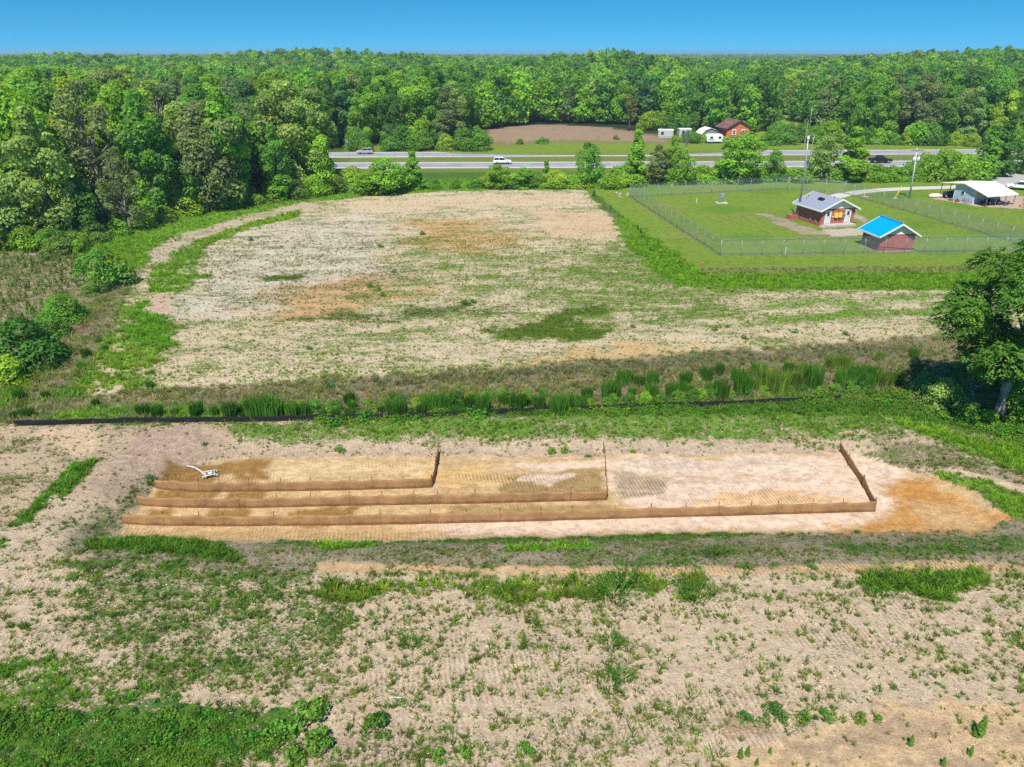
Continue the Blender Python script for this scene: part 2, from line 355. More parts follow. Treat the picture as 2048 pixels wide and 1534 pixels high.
# left edge of the field: two-track of sand and bright weeds
lay([(295, 500), (330, 478), (500, 428), (620, 402), (640, 410), (500, 442), (370, 490), (345, 520), (300, 525)], .9, 1.5, soil=(.56, .46, .34), cov=.36, patch=.6)
lay([(390, 485), (500, 445), (600, 420), (600, 432), (480, 462), (390, 500)], .8, 1, cov=.95, g=(.14, .25, .02), ht=.4)
lay([(290, 590), (335, 510), (400, 490), (405, 545), (345, 600)], 1, 2.5, cov=.66, g=gB, ht=.35, patch=.9)
lay([(175, 790), (245, 620), (330, 620), (350, 690), (310, 790)], 1, 2.5, cov=.62, g=(.14, .235, .025), ht=.35, patch=.9)
lay([(250, 690), (270, 610), (320, 590), (340, 690)], 1, 1.5, cov=.84, g=(.105, .235, .018), ht=.35, patch=.5)
lay([(290, 595), (345, 580), (340, 625), (300, 630)], 1, 1, soil=PINK, cov=.15)
# mown compound and its rough edge
lay([(1185, 378), (1260, 372), (1500, 358), (2200, 345), (2300, 540), (1400, 545), (1330, 500), (1230, 420)], .5, .4, soil=(.26, .255, .07), cov=.80, g=gL, ht=.0, patch=.5)
for q in range(22):
    qx, qy = 1290 + (q * 173) % 740, 372 + (q * 61) % 150; lay([(qx - 60, qy), (qx, qy - 9), (qx + 70, qy - 2), (qx + 10, qy + 9)], 2.5, 2.0, g=(.20, .25, .05) if q % 2 else (.12, .22, .025), cov=.72 if q % 2 else .9)
lay([(1230, 425), (1260, 440), (1340, 500), (1400, 540), (2200, 537), (2200, 575), (1500, 580), (1350, 575), (1250, 490)], .8, 1.5, cov=.84, g=(.12, .235, .018), ht=.3, patch=.45)
lay([(1400, 537), (2200, 531), (2200, 542), (1400, 548)], .4, .5, soil=(.38, .31, .2), cov=.66, g=(.17, .20, .07), ht=.25)
lay([(1510, 425), (1560, 432), (1640, 460), (1700, 470), (1600, 470), (1540, 445)], .8, .8, soil=(.46, .38, .28), cov=.45, patch=.5)
lay([(1640, 458), (1730, 455), (1735, 470), (1660, 474)], .6, .6, soil=(.58, .50, .40), cov=.32)
lay([(1712, 425), (1740, 440), (1730, 446), (1700, 432)], .6, .6, soil=(.5, .42, .32), cov=.35)
lay([(1862, 398), (1905, 403), (1950, 413), (2048, 418), (2048, 392), (1900, 385)], .5, .5, soil=(.55, .44, .34), cov=.1)
# ditch with brush behind the silt fence
lay([(-60, 860), (30, 832), (100, 800), (310, 780), (900, 745), (1300, 712), (1600, 695), (1850, 672), (2100, 650), (2200, 860), (1600, 806), (800, 834), (300, 845)], .6, 1, soil=BRUSH, cov=.52, g=(.17, .19, .08), ht=.3, patch=.6)
lay([(700, 765), (1300, 722), (1850, 685), (1850, 705), (1300, 742), (700, 782)], .6, 1, soil=(.30, .26, .19), cov=.62, g=(.15, .165, .085), ht=.3)
lay([(80, 830), (300, 810), (460, 815), (450, 836), (80, 838)], .4, .5, cov=.95, g=gB, ht=.25)
# far bank of the basin
lay([(-200, 850), (40, 846), (500, 838), (1000, 828), (1600, 812), (1800, 830), (2100, 890), (2100, 980), (1750, 925), (1000, 918), (440, 918), (380, 850)], .5, .8, soil=SAND, cov=.50, g=(.125, .185, .045), ht=.2, patch=.45)
lay([(420, 845), (1000, 832), (1600, 815), (1780, 830), (1780, 862), (1000, 872), (540, 880), (440, 858)], .7, 1.2, cov=.70, g=(.125, .22, .035), ht=.22, patch=.35)
lay([(440, 893), (700, 890), (1700, 884), (1700, 918), (440, 922)], .6, .9, soil=(.60, .46, .34), cov=.30, ht=.15, tread=.3)
lay([(1780, 815), (1900, 860), (2100, 900), (2100, 975), (1900, 890), (1800, 850)], .6, .8, cov=.85, g=gB, ht=.3)
lay([(1750, 880), (1900, 900), (2100, 975), (2100, 1010), (1800, 960)], .6, 1, soil=(.47, .37, .27), cov=.5, g=(.12, .16, .05))
lay([(1000, 820), (1600, 800), (1790, 812), (1950, 870), (1780, 832), (1000, 832)], .5, .6, cov=.85, g=(.075, .165, .02), ht=.25)
# left of the basin
lay([(-300, 846), (460, 848), (450, 925), (340, 965), (190, 1110), (-300, 1400)], .5, .6, soil=(.60, .45, .32), cov=.36, g=(.11, .16, .04), ht=.15, patch=.4)
lay([(-300, 850), (60, 850), (200, 850), (230, 900), (160, 960), (0, 1130), (-300, 1300)], .8, 1.2, soil=(.62, .48, .33), cov=.42, g=(.12, .15, .04), ht=.15, patch=.5)
lay([(55, 862), (200, 850), (212, 875), (175, 915), (120, 890)], .5, .6, soil=(.72, .54, .36), cov=.25)
lay([(180, 960), (270, 868), (400, 850), (450, 885), (370, 945), (325, 965), (200, 1005)], .5, .7, soil=PINK, cov=.1, grit=1.6)
lay([(-90, 1205), (-90, 1160), (60, 1014), (150, 925), (196, 922), (156, 968), (70, 1058)], .3, .06, cov=.95, g=(.085, .19, .02), ht=.3)
lay([(190, 1020), (310, 960), (330, 990), (250, 1045), (180, 1100), (80, 1130)], .8, 1.2, soil=(.36, .32, .215), cov=.5, g=(.09, .13, .035), ht=.2)
lay([(-50, 1140), (100, 1000), (190, 1000), (100, 1120), (-20, 1300)], .6, 1, soil=SAND, cov=.42, g=gM, ht=.15)
# foreground field
lay([(-500, 1300), (-100, 1150), (60, 1120), (500, 1140), (2600, 1130), (3200, 1800), (-900, 1800)], .5, .8, soil=SAND, cov=.37, g=(.105, .165, .03), ht=.20, patch=.42, tread=.5)
lay([(130, 1120), (560, 1130), (700, 1250), (640, 1330), (300, 1400), (120, 1250)], 1, 1.5, cov=.53, g=(.095, .165, .032))
lay([(640, 1195), (660, 1165), (1000, 1150), (1400, 1145), (1440, 1190), (1000, 1200)], .5, 1.2, cov=.62, g=(.125, .20, .026), ht=.3, patch=.7)
lay([(1700, 1165), (1760, 1140), (1950, 1135), (1970, 1170), (1900, 1190), (1750, 1180)], .5, 1.0, cov=.82, g=(.10, .19, .02), ht=.35)
lay([(-100, 1300), (100, 1295), (200, 1370), (330, 1400), (-100, 1460)], .4, 1.2, cov=.58, g=(.10, .20, .025), ht=.22, patch=.8)
lay([(-100, 1430), (250, 1410), (480, 1410), (570, 1440), (560, 1490), (420, 1560), (-100, 1600)], .3, .7, cov=.80, g=(.075, .165, .02), ht=.22, leafy=1)
lay([(1380, 1600), (1450, 1510), (1600, 1470), (1800, 1420), (2200, 1400), (2200, 1700)], .4, 1, soil=(.70, .50, .30), cov=.16, ht=.15, patch=.3, tread=0)
for q in range(26):
    qx, qy = 1450 + (q * 137) % 590, 1440 + (q * 53) % 95; lay([(qx, qy), (qx + 26, qy - 8), (qx + 48, qy), (qx + 20, qy + 9)], .25, .7, soil=(.54, .39, .25))
lay([(550, 1580), (620, 1490), (760, 1440), (900, 1480), (760, 1600)], .5, 1, soil=(.62, .47, .36))
# mulched near bank
lay([(180, 1085), (500, 1088), (1000, 1080), (1400, 1072), (1960, 1055), (2200, 1040), (2200, 1130), (1500, 1142), (1000, 1142), (640, 1138), (350, 1130), (180, 1110)], .5, .9, soil=GREY, cov=.50, g=(.12, .155, .05), ht=.15, patch=.5, grit=.7, tread=.35)
lay([(180, 1075), (300, 1075), (440, 1090), (480, 1125), (330, 1110), (180, 1098)], .3, .4, cov=.92, g=(.075, .16, .018), ht=.3)
lay([(620, 1085), (740, 1080), (760, 1092), (640, 1100)], .25, .3, cov=.9, g=gB, ht=.3)
lay([(1005, 1092), (1180, 1085), (1195, 1097), (1010, 1106)], .25, .3, cov=.92, g=(.12, .24, .02), ht=.25)
lay([(1230, 1115), (1400, 1105), (1400, 1140), (1230, 1140)], .4, .6, cov=.6, g=gM)
lay([(1650, 1090), (2000, 1070), (2100, 1100), (1700, 1105)], .3, .6, cov=.6, g=gM)
lay([(640, 1128), (1000, 1132), (1500, 1136), (1700, 1128), (2000, 1125), (2100, 1140), (1500, 1150), (640, 1146)], .25, .3, soil=(.63, .43, .24), cov=.25, tread=.5)
# basin floor
fl = [(300, 980), (440, 918), (1000, 912), (1700, 905), (1790, 935), (1960, 965), (2010, 1040), (1940, 1055), (1400, 1068), (1000, 1076), (600, 1084), (235, 1070), (255, 1040)]
lay(fl, .35, .5, soil=(.60, .42, .225), cov=.0, ht=0, patch=0, tread=.30, grit=.5)
lay([(1000, 925), (1220, 915), (1700, 908), (1800, 935), (1850, 985), (1740, 1050), (1300, 1066), (820, 1070), (850, 1045), (1260, 1020), (1200, 960)], .6, .9, soil=PALE, tread=.12, grit=.25)
lay([(340, 925), (540, 918), (545, 932), (440, 950), (420, 968), (330, 970)], .5, .7, soil=WET, tread=.3)
lay([(470, 945), (530, 936), (548, 958), (500, 965), (450, 965)], .4, .8, soil=WET, tread=.3)
lay([(320, 980), (450, 978), (425, 1004), (300, 1004)], .3, .4, soil=WET); lay([(455, 982), (540, 978), (525, 1004), (440, 1002)], .3, .4, soil=WET)
lay([(300, 1018), (350, 1018), (345, 1036), (295, 1036)], .3, .4, soil=WET); lay([(420, 1020), (500, 1016), (490, 1040), (405, 1038)], .3, .4, soil=WET); lay([(590, 1018), (720, 1012), (700, 1036), (580, 1036)], .3, .5, soil=WET)
lay([(560, 1048), (680, 1046), (640, 1058)], .2, .3, soil=(.42, .27, .10))
lay([(1010, 955), (1205, 935), (1215, 1000), (1010, 1000)], .4, .6, soil=(.37, .25, .11), tread=.45)
lay([(1040, 958), (1090, 945), (1150, 950), (1100, 968)], .2, .5, soil=PALE)
lay([(900, 965), (940, 960), (960, 975), (890, 985)], .2, .6, soil=WET)
lay([(545, 925), (860, 930), (850, 940), (700, 950), (540, 960)], .4, .8, soil=(.68, .50, .28))
lay([(300, 1060), (900, 1062), (800, 1076), (280, 1074)], .4, .7, soil=(.61, .40, .19))
lay([(1250, 920), (1660, 915), (1640, 930), (1300, 940)], .2, .9, soil=(.60, .47, .37))
lay([(1340, 960), (1500, 945), (1680, 960), (1660, 968), (1500, 957), (1350, 970)], .15, .6, soil=(.60, .44, .32))
lay([(1500, 995), (1700, 985), (1715, 1010), (1560, 1012)], .3, .9, soil=(.68, .46, .28))
lay([(860, 950), (960, 930), (1010, 960), (900, 985)], .4, .6, soil=(.66, .44, .20), tread=.7)
lay([(900, 1015), (1210, 1008), (1250, 1025), (900, 1035)], .3, .5, soil=(.42, .285, .13))
lay([(1225, 945), (1330, 950), (1330, 985), (1240, 1000)], .4, .6, soil=(.44, .34, .23), tread=.6)
lay([(1280, 1000), (1450, 985), (1640, 985), (1640, 1000), (1400, 1015)], .4, 1.2, soil=(.70, .46, .26), tread=.5)
lay([(1560, 915), (1720, 905), (1745, 940), (1620, 945)], .4, .8, soil=(.70, .53, .40))
lay([(1780, 985), (1800, 965), (1850, 962), (1900, 985), (2000, 1035), (1960, 1050), (1830, 1055), (1700, 1062), (1780, 1040)], 1.1, 1.5, soil=CLAY, tread=.3, grit=.8)
lay([(1800, 1000), (1900, 1005), (1960, 1040), (1850, 1040)], 1, 1.6, soil=(.62, .40, .20))
lay([(1830, 935), (1900, 940), (2100, 985), (2100, 1000), (1900, 960)], .25, .3, soil=(.72, .55, .38), cov=.05)
lay([(1850, 940), (1950, 955), (2100, 1005), (2100, 1060), (2000, 1015), (1900, 965)], .4, .5, cov=.7, g=gB, ht=.25)
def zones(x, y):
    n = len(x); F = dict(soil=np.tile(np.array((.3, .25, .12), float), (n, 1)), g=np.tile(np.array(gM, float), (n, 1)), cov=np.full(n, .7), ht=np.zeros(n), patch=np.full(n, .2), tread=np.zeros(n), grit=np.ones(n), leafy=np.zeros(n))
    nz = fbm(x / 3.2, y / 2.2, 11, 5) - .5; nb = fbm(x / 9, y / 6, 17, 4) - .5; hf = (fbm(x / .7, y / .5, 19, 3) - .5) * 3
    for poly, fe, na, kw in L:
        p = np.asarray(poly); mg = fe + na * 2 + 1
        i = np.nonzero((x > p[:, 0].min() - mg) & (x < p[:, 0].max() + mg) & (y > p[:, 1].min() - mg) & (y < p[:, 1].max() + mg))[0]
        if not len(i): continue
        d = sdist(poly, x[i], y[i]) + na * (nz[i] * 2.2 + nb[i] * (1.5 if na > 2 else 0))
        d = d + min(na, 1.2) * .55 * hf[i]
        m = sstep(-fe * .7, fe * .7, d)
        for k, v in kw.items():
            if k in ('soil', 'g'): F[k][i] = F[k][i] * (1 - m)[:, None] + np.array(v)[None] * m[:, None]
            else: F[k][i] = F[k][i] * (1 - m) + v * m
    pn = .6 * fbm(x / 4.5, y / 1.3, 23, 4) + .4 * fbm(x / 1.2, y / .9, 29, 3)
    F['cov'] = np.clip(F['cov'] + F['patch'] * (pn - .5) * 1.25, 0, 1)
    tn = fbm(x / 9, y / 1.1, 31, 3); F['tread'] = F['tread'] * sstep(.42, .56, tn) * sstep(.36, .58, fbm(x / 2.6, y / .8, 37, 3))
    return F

def build_ground():
    ys = [10.0]
    while ys[-1] < 5200:
        y = ys[-1]; ys.append(y + (max(.13, .0056 * y) if y < 165 else .035 * y if y < 700 else .08 * y))
    ys = np.array(ys)
    u = np.concatenate([np.linspace(-1, -.45, 80)[:-1], np.linspace(-.45, .45, 520), np.linspace(.45, 1, 80)[1:]])
    hw = 1.75 * ys + 28
    X = u[None] * hw[:, None]; Y = np.repeat(ys[:, None], len(u), 1)
    x, y = X.ravel(), Y.ravel(); z = HT(x, y)
    nx, ny = len(u), len(ys)
    i = np.arange(nx * ny).reshape(ny, nx)
    F = np.stack([i[:-1, :-1], i[:-1, 1:], i[1:, 1:], i[1:, :-1]], -1).reshape(-1, 4)
    me = raw_mesh('ground', np.stack([x, y, z], 1), F, GROUND)
    zf = zones(x, y); one = np.ones((len(x), 1))
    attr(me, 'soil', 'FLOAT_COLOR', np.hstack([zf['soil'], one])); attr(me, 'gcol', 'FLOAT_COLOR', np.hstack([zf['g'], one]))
    for k, a in (('cov', 'cov'), ('tread', 'tread'), ('grit', 'grit')): attr(me, a, 'FLOAT', zf[k])
    me.polygons.foreach_set('use_smooth', np.ones(len(F), bool))
    o = link('ground', me); tag(o, 'sandy and grassy ground with a shallow excavated basin', kind='structure')
build_ground()
HW_A, HW_B = ((-120, 188.5), (150, 194.5)), ((-130, 207.8), (160, 219.0))

# ------------------------------------------------------------------ roads
ASPH = simple('asphalt', (.25, .245, .25), .9, var=.16, scale=.25); LINE = simple('road_line_paint', (.72, .70, .64), .7)
GRAVEL = simple('gravel', (.46, .42, .37), .95, var=.2, scale=3); PAVE = simple('old_paving', (.34, .32, .31), .9, var=.12, scale=.8)
SHOULDER = simple('pale_shoulder', (.42, .40, .38), .9, var=.12, scale=.7)
def strip(mb, a, b, off, wid, z, n=40):
    a, b = np.array(a), np.array(b); d = (b - a) / np.linalg.norm(b - a); nn = np.array((-d[1], d[0]))
    V = []; 
    for k in range(n + 1):
        c = a + (b - a) * k / n + nn * off
        for s in (-.5, .5): q = c + nn * wid * s; V.append((q[0], q[1], z))
    mb.add(V, [(2 * k, 2 * k + 1, 2 * k + 3, 2 * k + 2) for k in range(n)])
for nm, (a, b), lbl in (('highway_eastbound', HW_A, 'near carriageway of the highway'), ('highway_westbound', HW_B, 'far carriageway of the highway')):
    m = MB(); strip(m, a, b, 0, 11.4, .02); m.m = 1; strip(m, a, b, -4.7, 1.9, .024); strip(m, a, b, 4.95, 1.3, .024)
    m.m = 2
    for o in (-3.75, 3.75): strip(m, a, b, o, .18, .030)
    ln = math.dist(a, b); d = ((b[0] - a[0]) / ln, (b[1] - a[1]) / ln); k = 0
    while k < ln - 4:
        strip(m, (a[0] + d[0] * k, a[1] + d[1] * k), (a[0] + d[0] * (k + 3), a[1] + d[1] * (k + 3)), 0, .15, .030, 1); k += 12.2
    o = m.build('road', [ASPH, SHOULDER, LINE]); tag(o, lbl, kind='structure')
def ribbon(name, pts, w0, w1, material, z=.02, label=''):
    m = MB(); V = []; n = len(pts)
    for i, p in enumerate(pts):
        a, b = Vector(pts[max(i - 1, 0)]), Vector(pts[min(i + 1, n - 1)]); t = (b - a).normalized(); nn = Vector((-t.y, t.x)); wd = w0 + (w1 - w0) * i / (n - 1)
        for s in (-.5, .5): q = Vector(p) + nn * wd * s; V.append((q.x, q.y, G(q.x, q.y) + z))
    m.add(V, [(2 * i, 2 * i + 1, 2 * i + 3, 2 * i + 2) for i in range(n - 1)])
    return tag(m.build(name, material), label, kind='structure')
ribbon('path', PP([(1660, 396), (1685, 390), (1720, 384), (1760, 380), (1820, 377), (1885, 375), (1960, 372), (2060, 366)]), 3.2, 3.4, GRAVEL, .03, 'pale gravel drive')
ribbon('paving', PP([(1985, 366), (2030, 357), (2100, 350)]), 5, 16, PAVE, .035, 'worn paved lot')
ribbon('side_road', PP([(1625, 272), (1580, 262), (1550, 250), (1533, 236), (1520, 226)]), 6, 6, PAVE, .03, 'side road climbing into the woods')

# ------------------------------------------------------------------ foliage prototypes
def quads(c, n, size, asp=.62, seed=0):
    g = np.random.default_rng(seed); N = len(c); n = n / np.linalg.norm(n, axis=1, keepdims=True)
    r = g.normal(size=(N, 3)); u = np.cross(n, r); u /= np.linalg.norm(u, axis=1, keepdims=True); v = np.cross(n, u)
    a = (size[:, None] * u) * .5; b = (size[:, None] * v) * .5 * asp; d = n * size[:, None] * .10
    V = np.stack([c - a - d, c - b + d * .6, c + a - d, c + b + d * .6], 1).reshape(-1, 3)
    F = np.arange(N * 4).reshape(N, 4); return V, F
def leafmesh(name, V, F, lt, material, per=4):
    me = raw_mesh(name, V, F, material); lt = np.repeat(lt, per, 0); attr(me, 'leaf', 'FLOAT_COLOR', np.hstack([lt, np.ones((len(lt), 1))])); return me
def leaf_tint(g, n, blob=None):
    k = 1 + g.normal(size=(n, 1)) * .15
    if blob is not None: k = k * blob[:, None]
    h = g.normal(size=(n, 1)) * .07
    return np.clip(np.hstack([k * (1 + h), k, k * (1 - h)]), .3, 2.2)
def crown_data(seed, H, Rd, z0, n, leaf, prof, nb, rb=(.24, .42), hollow=.72):
    g = np.random.default_rng(seed); C = []; B = []
    for k in range(nb):
        t = (k + g.random()) / nb; a = g.random() * 6.283; pr = prof(t) * Rd
        br = Rd * (rb[0] + g.random() * (rb[1] - rb[0])) * (.55 + .45 * prof(t)); rr = max(pr - br * .6, 0) * math.sqrt(.25 + .75 * g.random())
        C.append((rr * math.cos(a), rr * math.sin(a), z0 + t * (H - z0 - br * .5))); B.append(br)
    C = np.array(C); B = np.array(B); bt = np.clip(1 + g.normal(size=nb) * .12, .7, 1.35)
    k = g.choice(nb, size=int(n * 2.2), p=B ** 2 / (B ** 2).sum()); d = g.normal(size=(len(k), 3)); d /= np.linalg.norm(d, axis=1, keepdims=True)
    d[:, 2] = np.where((d[:, 2] < -.35) & (g.random(len(k)) < .7), -d[:, 2], d[:, 2])
    # little sprays inside each lobe make its outline ragged
    fr = .62 + .70 * fbm(d[:, 0] * 3.1 + k * 3.7, d[:, 1] * 3.1 + d[:, 2] * 2.3 + k, seed, 3) + g.normal(size=len(k)) * .10
    p = C[k] + d * (B[k] * fr)[:, None] * np.array((1, 1, .82))
    dd = np.linalg.norm(p[:, None, :] - C[None], axis=2) / B[None]; dd[np.arange(len(k)), k] = 9
    keep = dd.min(1) > hollow; p, d, k = p[keep][:n], d[keep][:n], k[keep][:n]
    p[:, 2] = np.maximum(p[:, 2], .1)
    nn = d + g.normal(size=d.shape) * .5 + np.array((0, 0, .25)); sz = leaf * (.55 + .85 * g.random(len(p)))
    return p, nn, sz, leaf_tint(g, len(p), bt[k]), C, B
def crown_mesh(name, seed, *a, asp=.62, material=None, **kw):
    p, nn, sz, lt, C, B = crown_data(seed, *a, **kw); V, F = quads(p, nn, sz, asp, seed); return leafmesh(name, V, F, lt, material or LEAF), C, B
def trunk_mesh(name, H, r, C, seed, material=BARK, nl=9, top=.8, bend=.3):
    g = random.Random(seed); m = MB(); pts = [(0, 0, -.3)]; bx, by = 0, 0
    for k in range(1, 7):
        bx += g.uniform(-bend, bend) * .4; by += g.uniform(-bend, bend) * .4; pts.append((bx, by, H * top * k / 6))
    m.tube(pts, [r * 1.35, r, r * .85, r * .7, r * .55, r * .4, r * .18], 8)
    for k in (g.sample(range(len(C)), min(nl, len(C))) if len(C) else []):
        c = C[k]; zz = max(.25 * H, c[2] * .72 - .5); i = min(int(zz / (H * top) * 6), 5); q = Vector(pts[i]).lerp(Vector(pts[i + 1]), .5); q.z = min(zz, H * top * .95)
        mid = q.lerp(Vector(c), .5) + Vector((0, 0, .4)); m.tube([q, mid, c], [r * .38, r * .24, r * .07], 5)
    return m.mesh(name, material, True)
round_p = lambda t: math.sin(math.pi * min(1, .12 + .86 * t) ** .9) ** .6
oval_p = lambda t: max(.12, (1 - (2 * t - .85) ** 2) ** .5 if abs(2 * t - .85) < 1 else .15)
cone_p = lambda t: max(.1, (1 - t) ** .75 * min(1, .55 + 3 * t))
bush_p = lambda t: max(.2, math.sqrt(max(0, 1 - t * t)))
full_p = lambda t: max(.15, math.sqrt(max(0, 1 - (t * .98) ** 2.6)) * (.72 + .28 * min(1, t * 3)))
PROTO = {}
def proto(key, seed, H, Rd, z0, n, leaf, prof, nb, r, **kw):
    tk = {k: kw.pop(k) for k in ('nl', 'top', 'bark') if k in kw}
    me, C, B = crown_mesh('crown', seed, H, Rd, z0, n, leaf, prof, nb, **kw)
    PROTO[key] = (me, trunk_mesh('trunk', H, r, C, seed, tk.get('bark', BARK), tk.get('nl', 9), tk.get('top', .8)), H)
for i in range(5): proto(f'tall{i}', 100 + i, 20, 5.6, 1.2, 9500, .60, full_p, 34, .32, rb=(.24, .46))
for i in range(3): proto(f'broad{i}', 200 + i, 18, 7.0, 1.0, 10500, .62, full_p, 36, .4, rb=(.28, .46))
for i in range(2): proto(f'oval{i}', 300 + i, 20, 4.2, 1.0, 7500, .58, oval_p, 40, .28, rb=(.3, .46))
for i in range(2): proto(f'young{i}', 400 + i, 9, 2.4, .2, 4200, .36, cone_p, 34, .12, rb=(.26, .42))
for i in range(2): proto(f'vase{i}', 450 + i, 9, 3.2, .2, 4600, .38, full_p, 30, .14, rb=(.26, .42))
proto('pine0', 500, 21, 3.8, 8, 4200, .5, full_p, 30, .26, rb=(.18, .3), asp=.35)
for i in range(3): proto(f'bush{i}', 600 + i, 3.0, 2.1, .0, 2600, .26, bush_p, 20, .06, rb=(.32, .5), nl=6, top=.6)
for i in range(2): proto(f'hedge{i}', 640 + i, 2.6, 3.4, .0, 3000, .30, bush_p, 28, .06, rb=(.22, .34), nl=6, top=.5)
for i in range(3): proto(f'weed{i}', 660 + i, 1.0, .85, .0, 420, .17, bush_p, 11, .02, rb=(.22, .5), nl=5, top=.5, hollow=.5)
proto('wispy0', 700, 17, 5.0, 1.5, 3400, .5, full_p, 40, .30, rb=(.2, .32), bark=PALEBARK, nl=34, hollow=.4)
proto('wispy1', 701, 19, 4.6, 2.5, 4600, .52, full_p, 40, .30, rb=(.2, .34), bark=PALEBARK, nl=24, hollow=.5)
CG = {'bright': (0.268, 0.462, 0.045), 'mid': (0.182, 0.363, 0.048), 'deep': (0.120, 0.270, 0.044), 'blue': (0.131, 0.281, 0.081), 'pale': (0.325, 0.440, 0.119), 'yellow': (0.353, 0.495, 0.049), 'olive': (0.217, 0.319, 0.059), 'grey': (0.228, 0.297, 0.113), 'brown': (0.342, 0.253, 0.108)}
DESC = {'bright': 'bright green', 'mid': 'mid green', 'deep': 'dark green', 'blue': 'bluish green', 'pale': 'pale silvery green', 'yellow': 'yellow green', 'olive': 'olive green', 'grey': 'grey green', 'brown': 'brownish'}
rr = random.Random(3)
def plant(key, name, x, y, h, tone, label, cat='tree', group=None, wid=1.0, parts=('trunk', 'crown'), rz=None, jit=.12):
    cm, tm, H = PROTO[key]; s = h / H
    t = thing(name, label, cat, (x, y, G(x, y) - .05), rr.random() * 6.28 if rz is None else rz, group)
    t.scale = (s * wid, s * wid, s)
    a = link(parts[0], tm, t); b = link(parts[1], cm, t); c = CG[tone]; k = 1 + rr.uniform(-jit, jit); hh = rr.uniform(-.08, .08)
    b.color = (c[0] * k * (1 + hh), c[1] * k, c[2] * k * (1 - hh), 1); return t

# ------------------------------------------------------------------ woods
F1 = [(-400, 100), (-92, 101), (-74, 106), (-62, 123), (-50, 136), (-41, 150), (-40, 168), (-46, 179), (-400, 179)]
YARD = [(-10, 222), (-14, 246), (8, 300), (28, 304), (62, 292), (70, 270), (100, 266), (107, 300), (113, 420), (123, 420), (119, 330), (113, 262), (112, 234), (112, 222)]
spots = []
for iy in range(70):
    for ix in range(-80, 90):
        x = ix * 8.6 + (iy % 2) * 4.3 + rr.uniform(-2.6, 2.6); y = 104 + iy * 7.6 + rr.uniform(-2.4, 2.4)
        if abs(x) > .80 * y + 24: continue
        if 100 < y < 180: ok = sdist(F1, np.array([x]), np.array([y]))[0] > 1
        elif y > 226: ok = sdist(YARD, np.array([x]), np.array([y]))[0] < -3 and (y > 233 or x < 60)
        else: ok = False
        if ok: spots.append((x, y))
def visible_rank(p):
    x, y = p
    if y < 180: return y - 60
    return y
spots.sort(key=visible_rank)
IND = spots[:285]; REST = spots[285:]
KINDS = [('tall', 5), ('tall', 5), ('broad', 3), ('oval', 2)]
TONES = ['mid'] * 8 + ['deep'] * 3 + ['bright'] * 6 + ['blue'] * 2 + ['olive'] + ['yellow', 'pale', 'grey']
WOODNAME = {'tall': ('broadleaf_tree', 'tall', 'broadleaf tree'), 'broad': ('broadleaf_tree', 'wide', 'broadleaf tree'), 'oval': ('broadleaf_tree', 'narrow', 'broadleaf tree'), 'pine': ('pine_tree', 'tall thin', 'pine'), 'wispy': ('bare_tree', 'half bare', 'tree with pale twigs')}
def zone_of(x, y):
    if y < 180: return 'in the wood beside the bare field'
    if x < -90: return 'across the highway behind the left wood'
    if x < -8: return 'across the highway before the brown field'
    if x < 66: return 'behind the brown field'
    if x < 112: return 'behind the red house'
    if x < 165: return 'across the highway past the side road'
    return 'across the highway at the right end'
ORD = ['leftmost', 'second', 'third', 'fourth', 'fifth', 'sixth', 'seventh', 'eighth', 'ninth', 'tenth', 'eleventh', 'twelfth'] + [f'{k}th' for k in range(13, 60)]
def number_from_left(objs, what, where):
    """objs of one look at one place: each label says which one, counted from the left"""
    objs = sorted(objs, key=lambda o: o.location.x / o.location.y)
    for i, o in enumerate(objs):
        if len(objs) == 1: o['label'] = f'{what} {where}'; continue
        q = 'leftmost' if i == 0 else 'rightmost' if i == len(objs) - 1 else f'{ORD[i]} from left'
        o['label'] = f'{what} {where}, {q}'
        o['group'] = f'{what}s {where}'
from collections import defaultdict
WOODS = defaultdict(list)
for x, y in IND:
    k, nk = rr.choice(KINDS); tone = rr.choice(TONES); h = rr.uniform(15, 22.5)
    if y < 180:
        h = rr.uniform(15, 21.5) + (2 if x < -70 else 0)
        if rr.random() < .10: k, nk, tone = 'wispy', 2, rr.choice(['grey', 'pale'])
        elif rr.random() < .24: tone = rr.choice(['yellow', 'pale', 'bright', 'grey'])
    if x > 190: h *= .9
    if rr.random() < .03: k, nk, tone = 'pine', 1, 'olive'
    if rr.random() < .008: tone = 'brown'
    nm, sz, nn = WOODNAME[k]
    WOODS[(f'{sz} {DESC[tone]} {"pine" if k == "pine" else "tree"}', zone_of(x, y))].append(plant(f'{k}{rr.randrange(nk)}', nm, x, y, h, tone, None, wid=rr.uniform(.92, 1.12)))
for (a, b), v in WOODS.items(): number_from_left(v, a, b)
# named landmark trees of the left wood
for px, py, h, key, tone, lb in (
    (118, 487, 19.5, 'oval0', 'pale', 'tall pale green tree with light bark towering over the left wood edge'),
    (262, 462, 13, 'wispy0', 'grey', 'half bare tree with grey twigs at the left wood edge'),
    (20, 492, 15, 'broad1', 'pale', 'silvery green tree at the wood edge by the frame border'),
    (335, 425, 17, 'tall2', 'yellow', 'bright yellow green tree above the half bare tree'),
    (440, 415, 18.5, 'broad2', 'grey', 'large grey green round tree in the left wood'),
    (560, 400, 14, 'oval1', 'mid', 'mid green tree at the corner of wood and field'),
    (640, 385, 13, 'vase0', 'bright', 'bushy bright green tree where the wood meets the highway'),
    (170, 478, 10, 'vase1', 'deep', 'dark green low tree at the left wood edge'),
    (385, 425, 10, 'vase0', 'mid', 'low round tree at the wood edge above the sandy track'),
    (480, 408, 9, 'vase1', 'deep', 'dark low tree at the wood edge beside the field track')):
    x, y = P(px, py); plant(key, 'broadleaf_tree', x, y, h, tone, lb, 'tree')
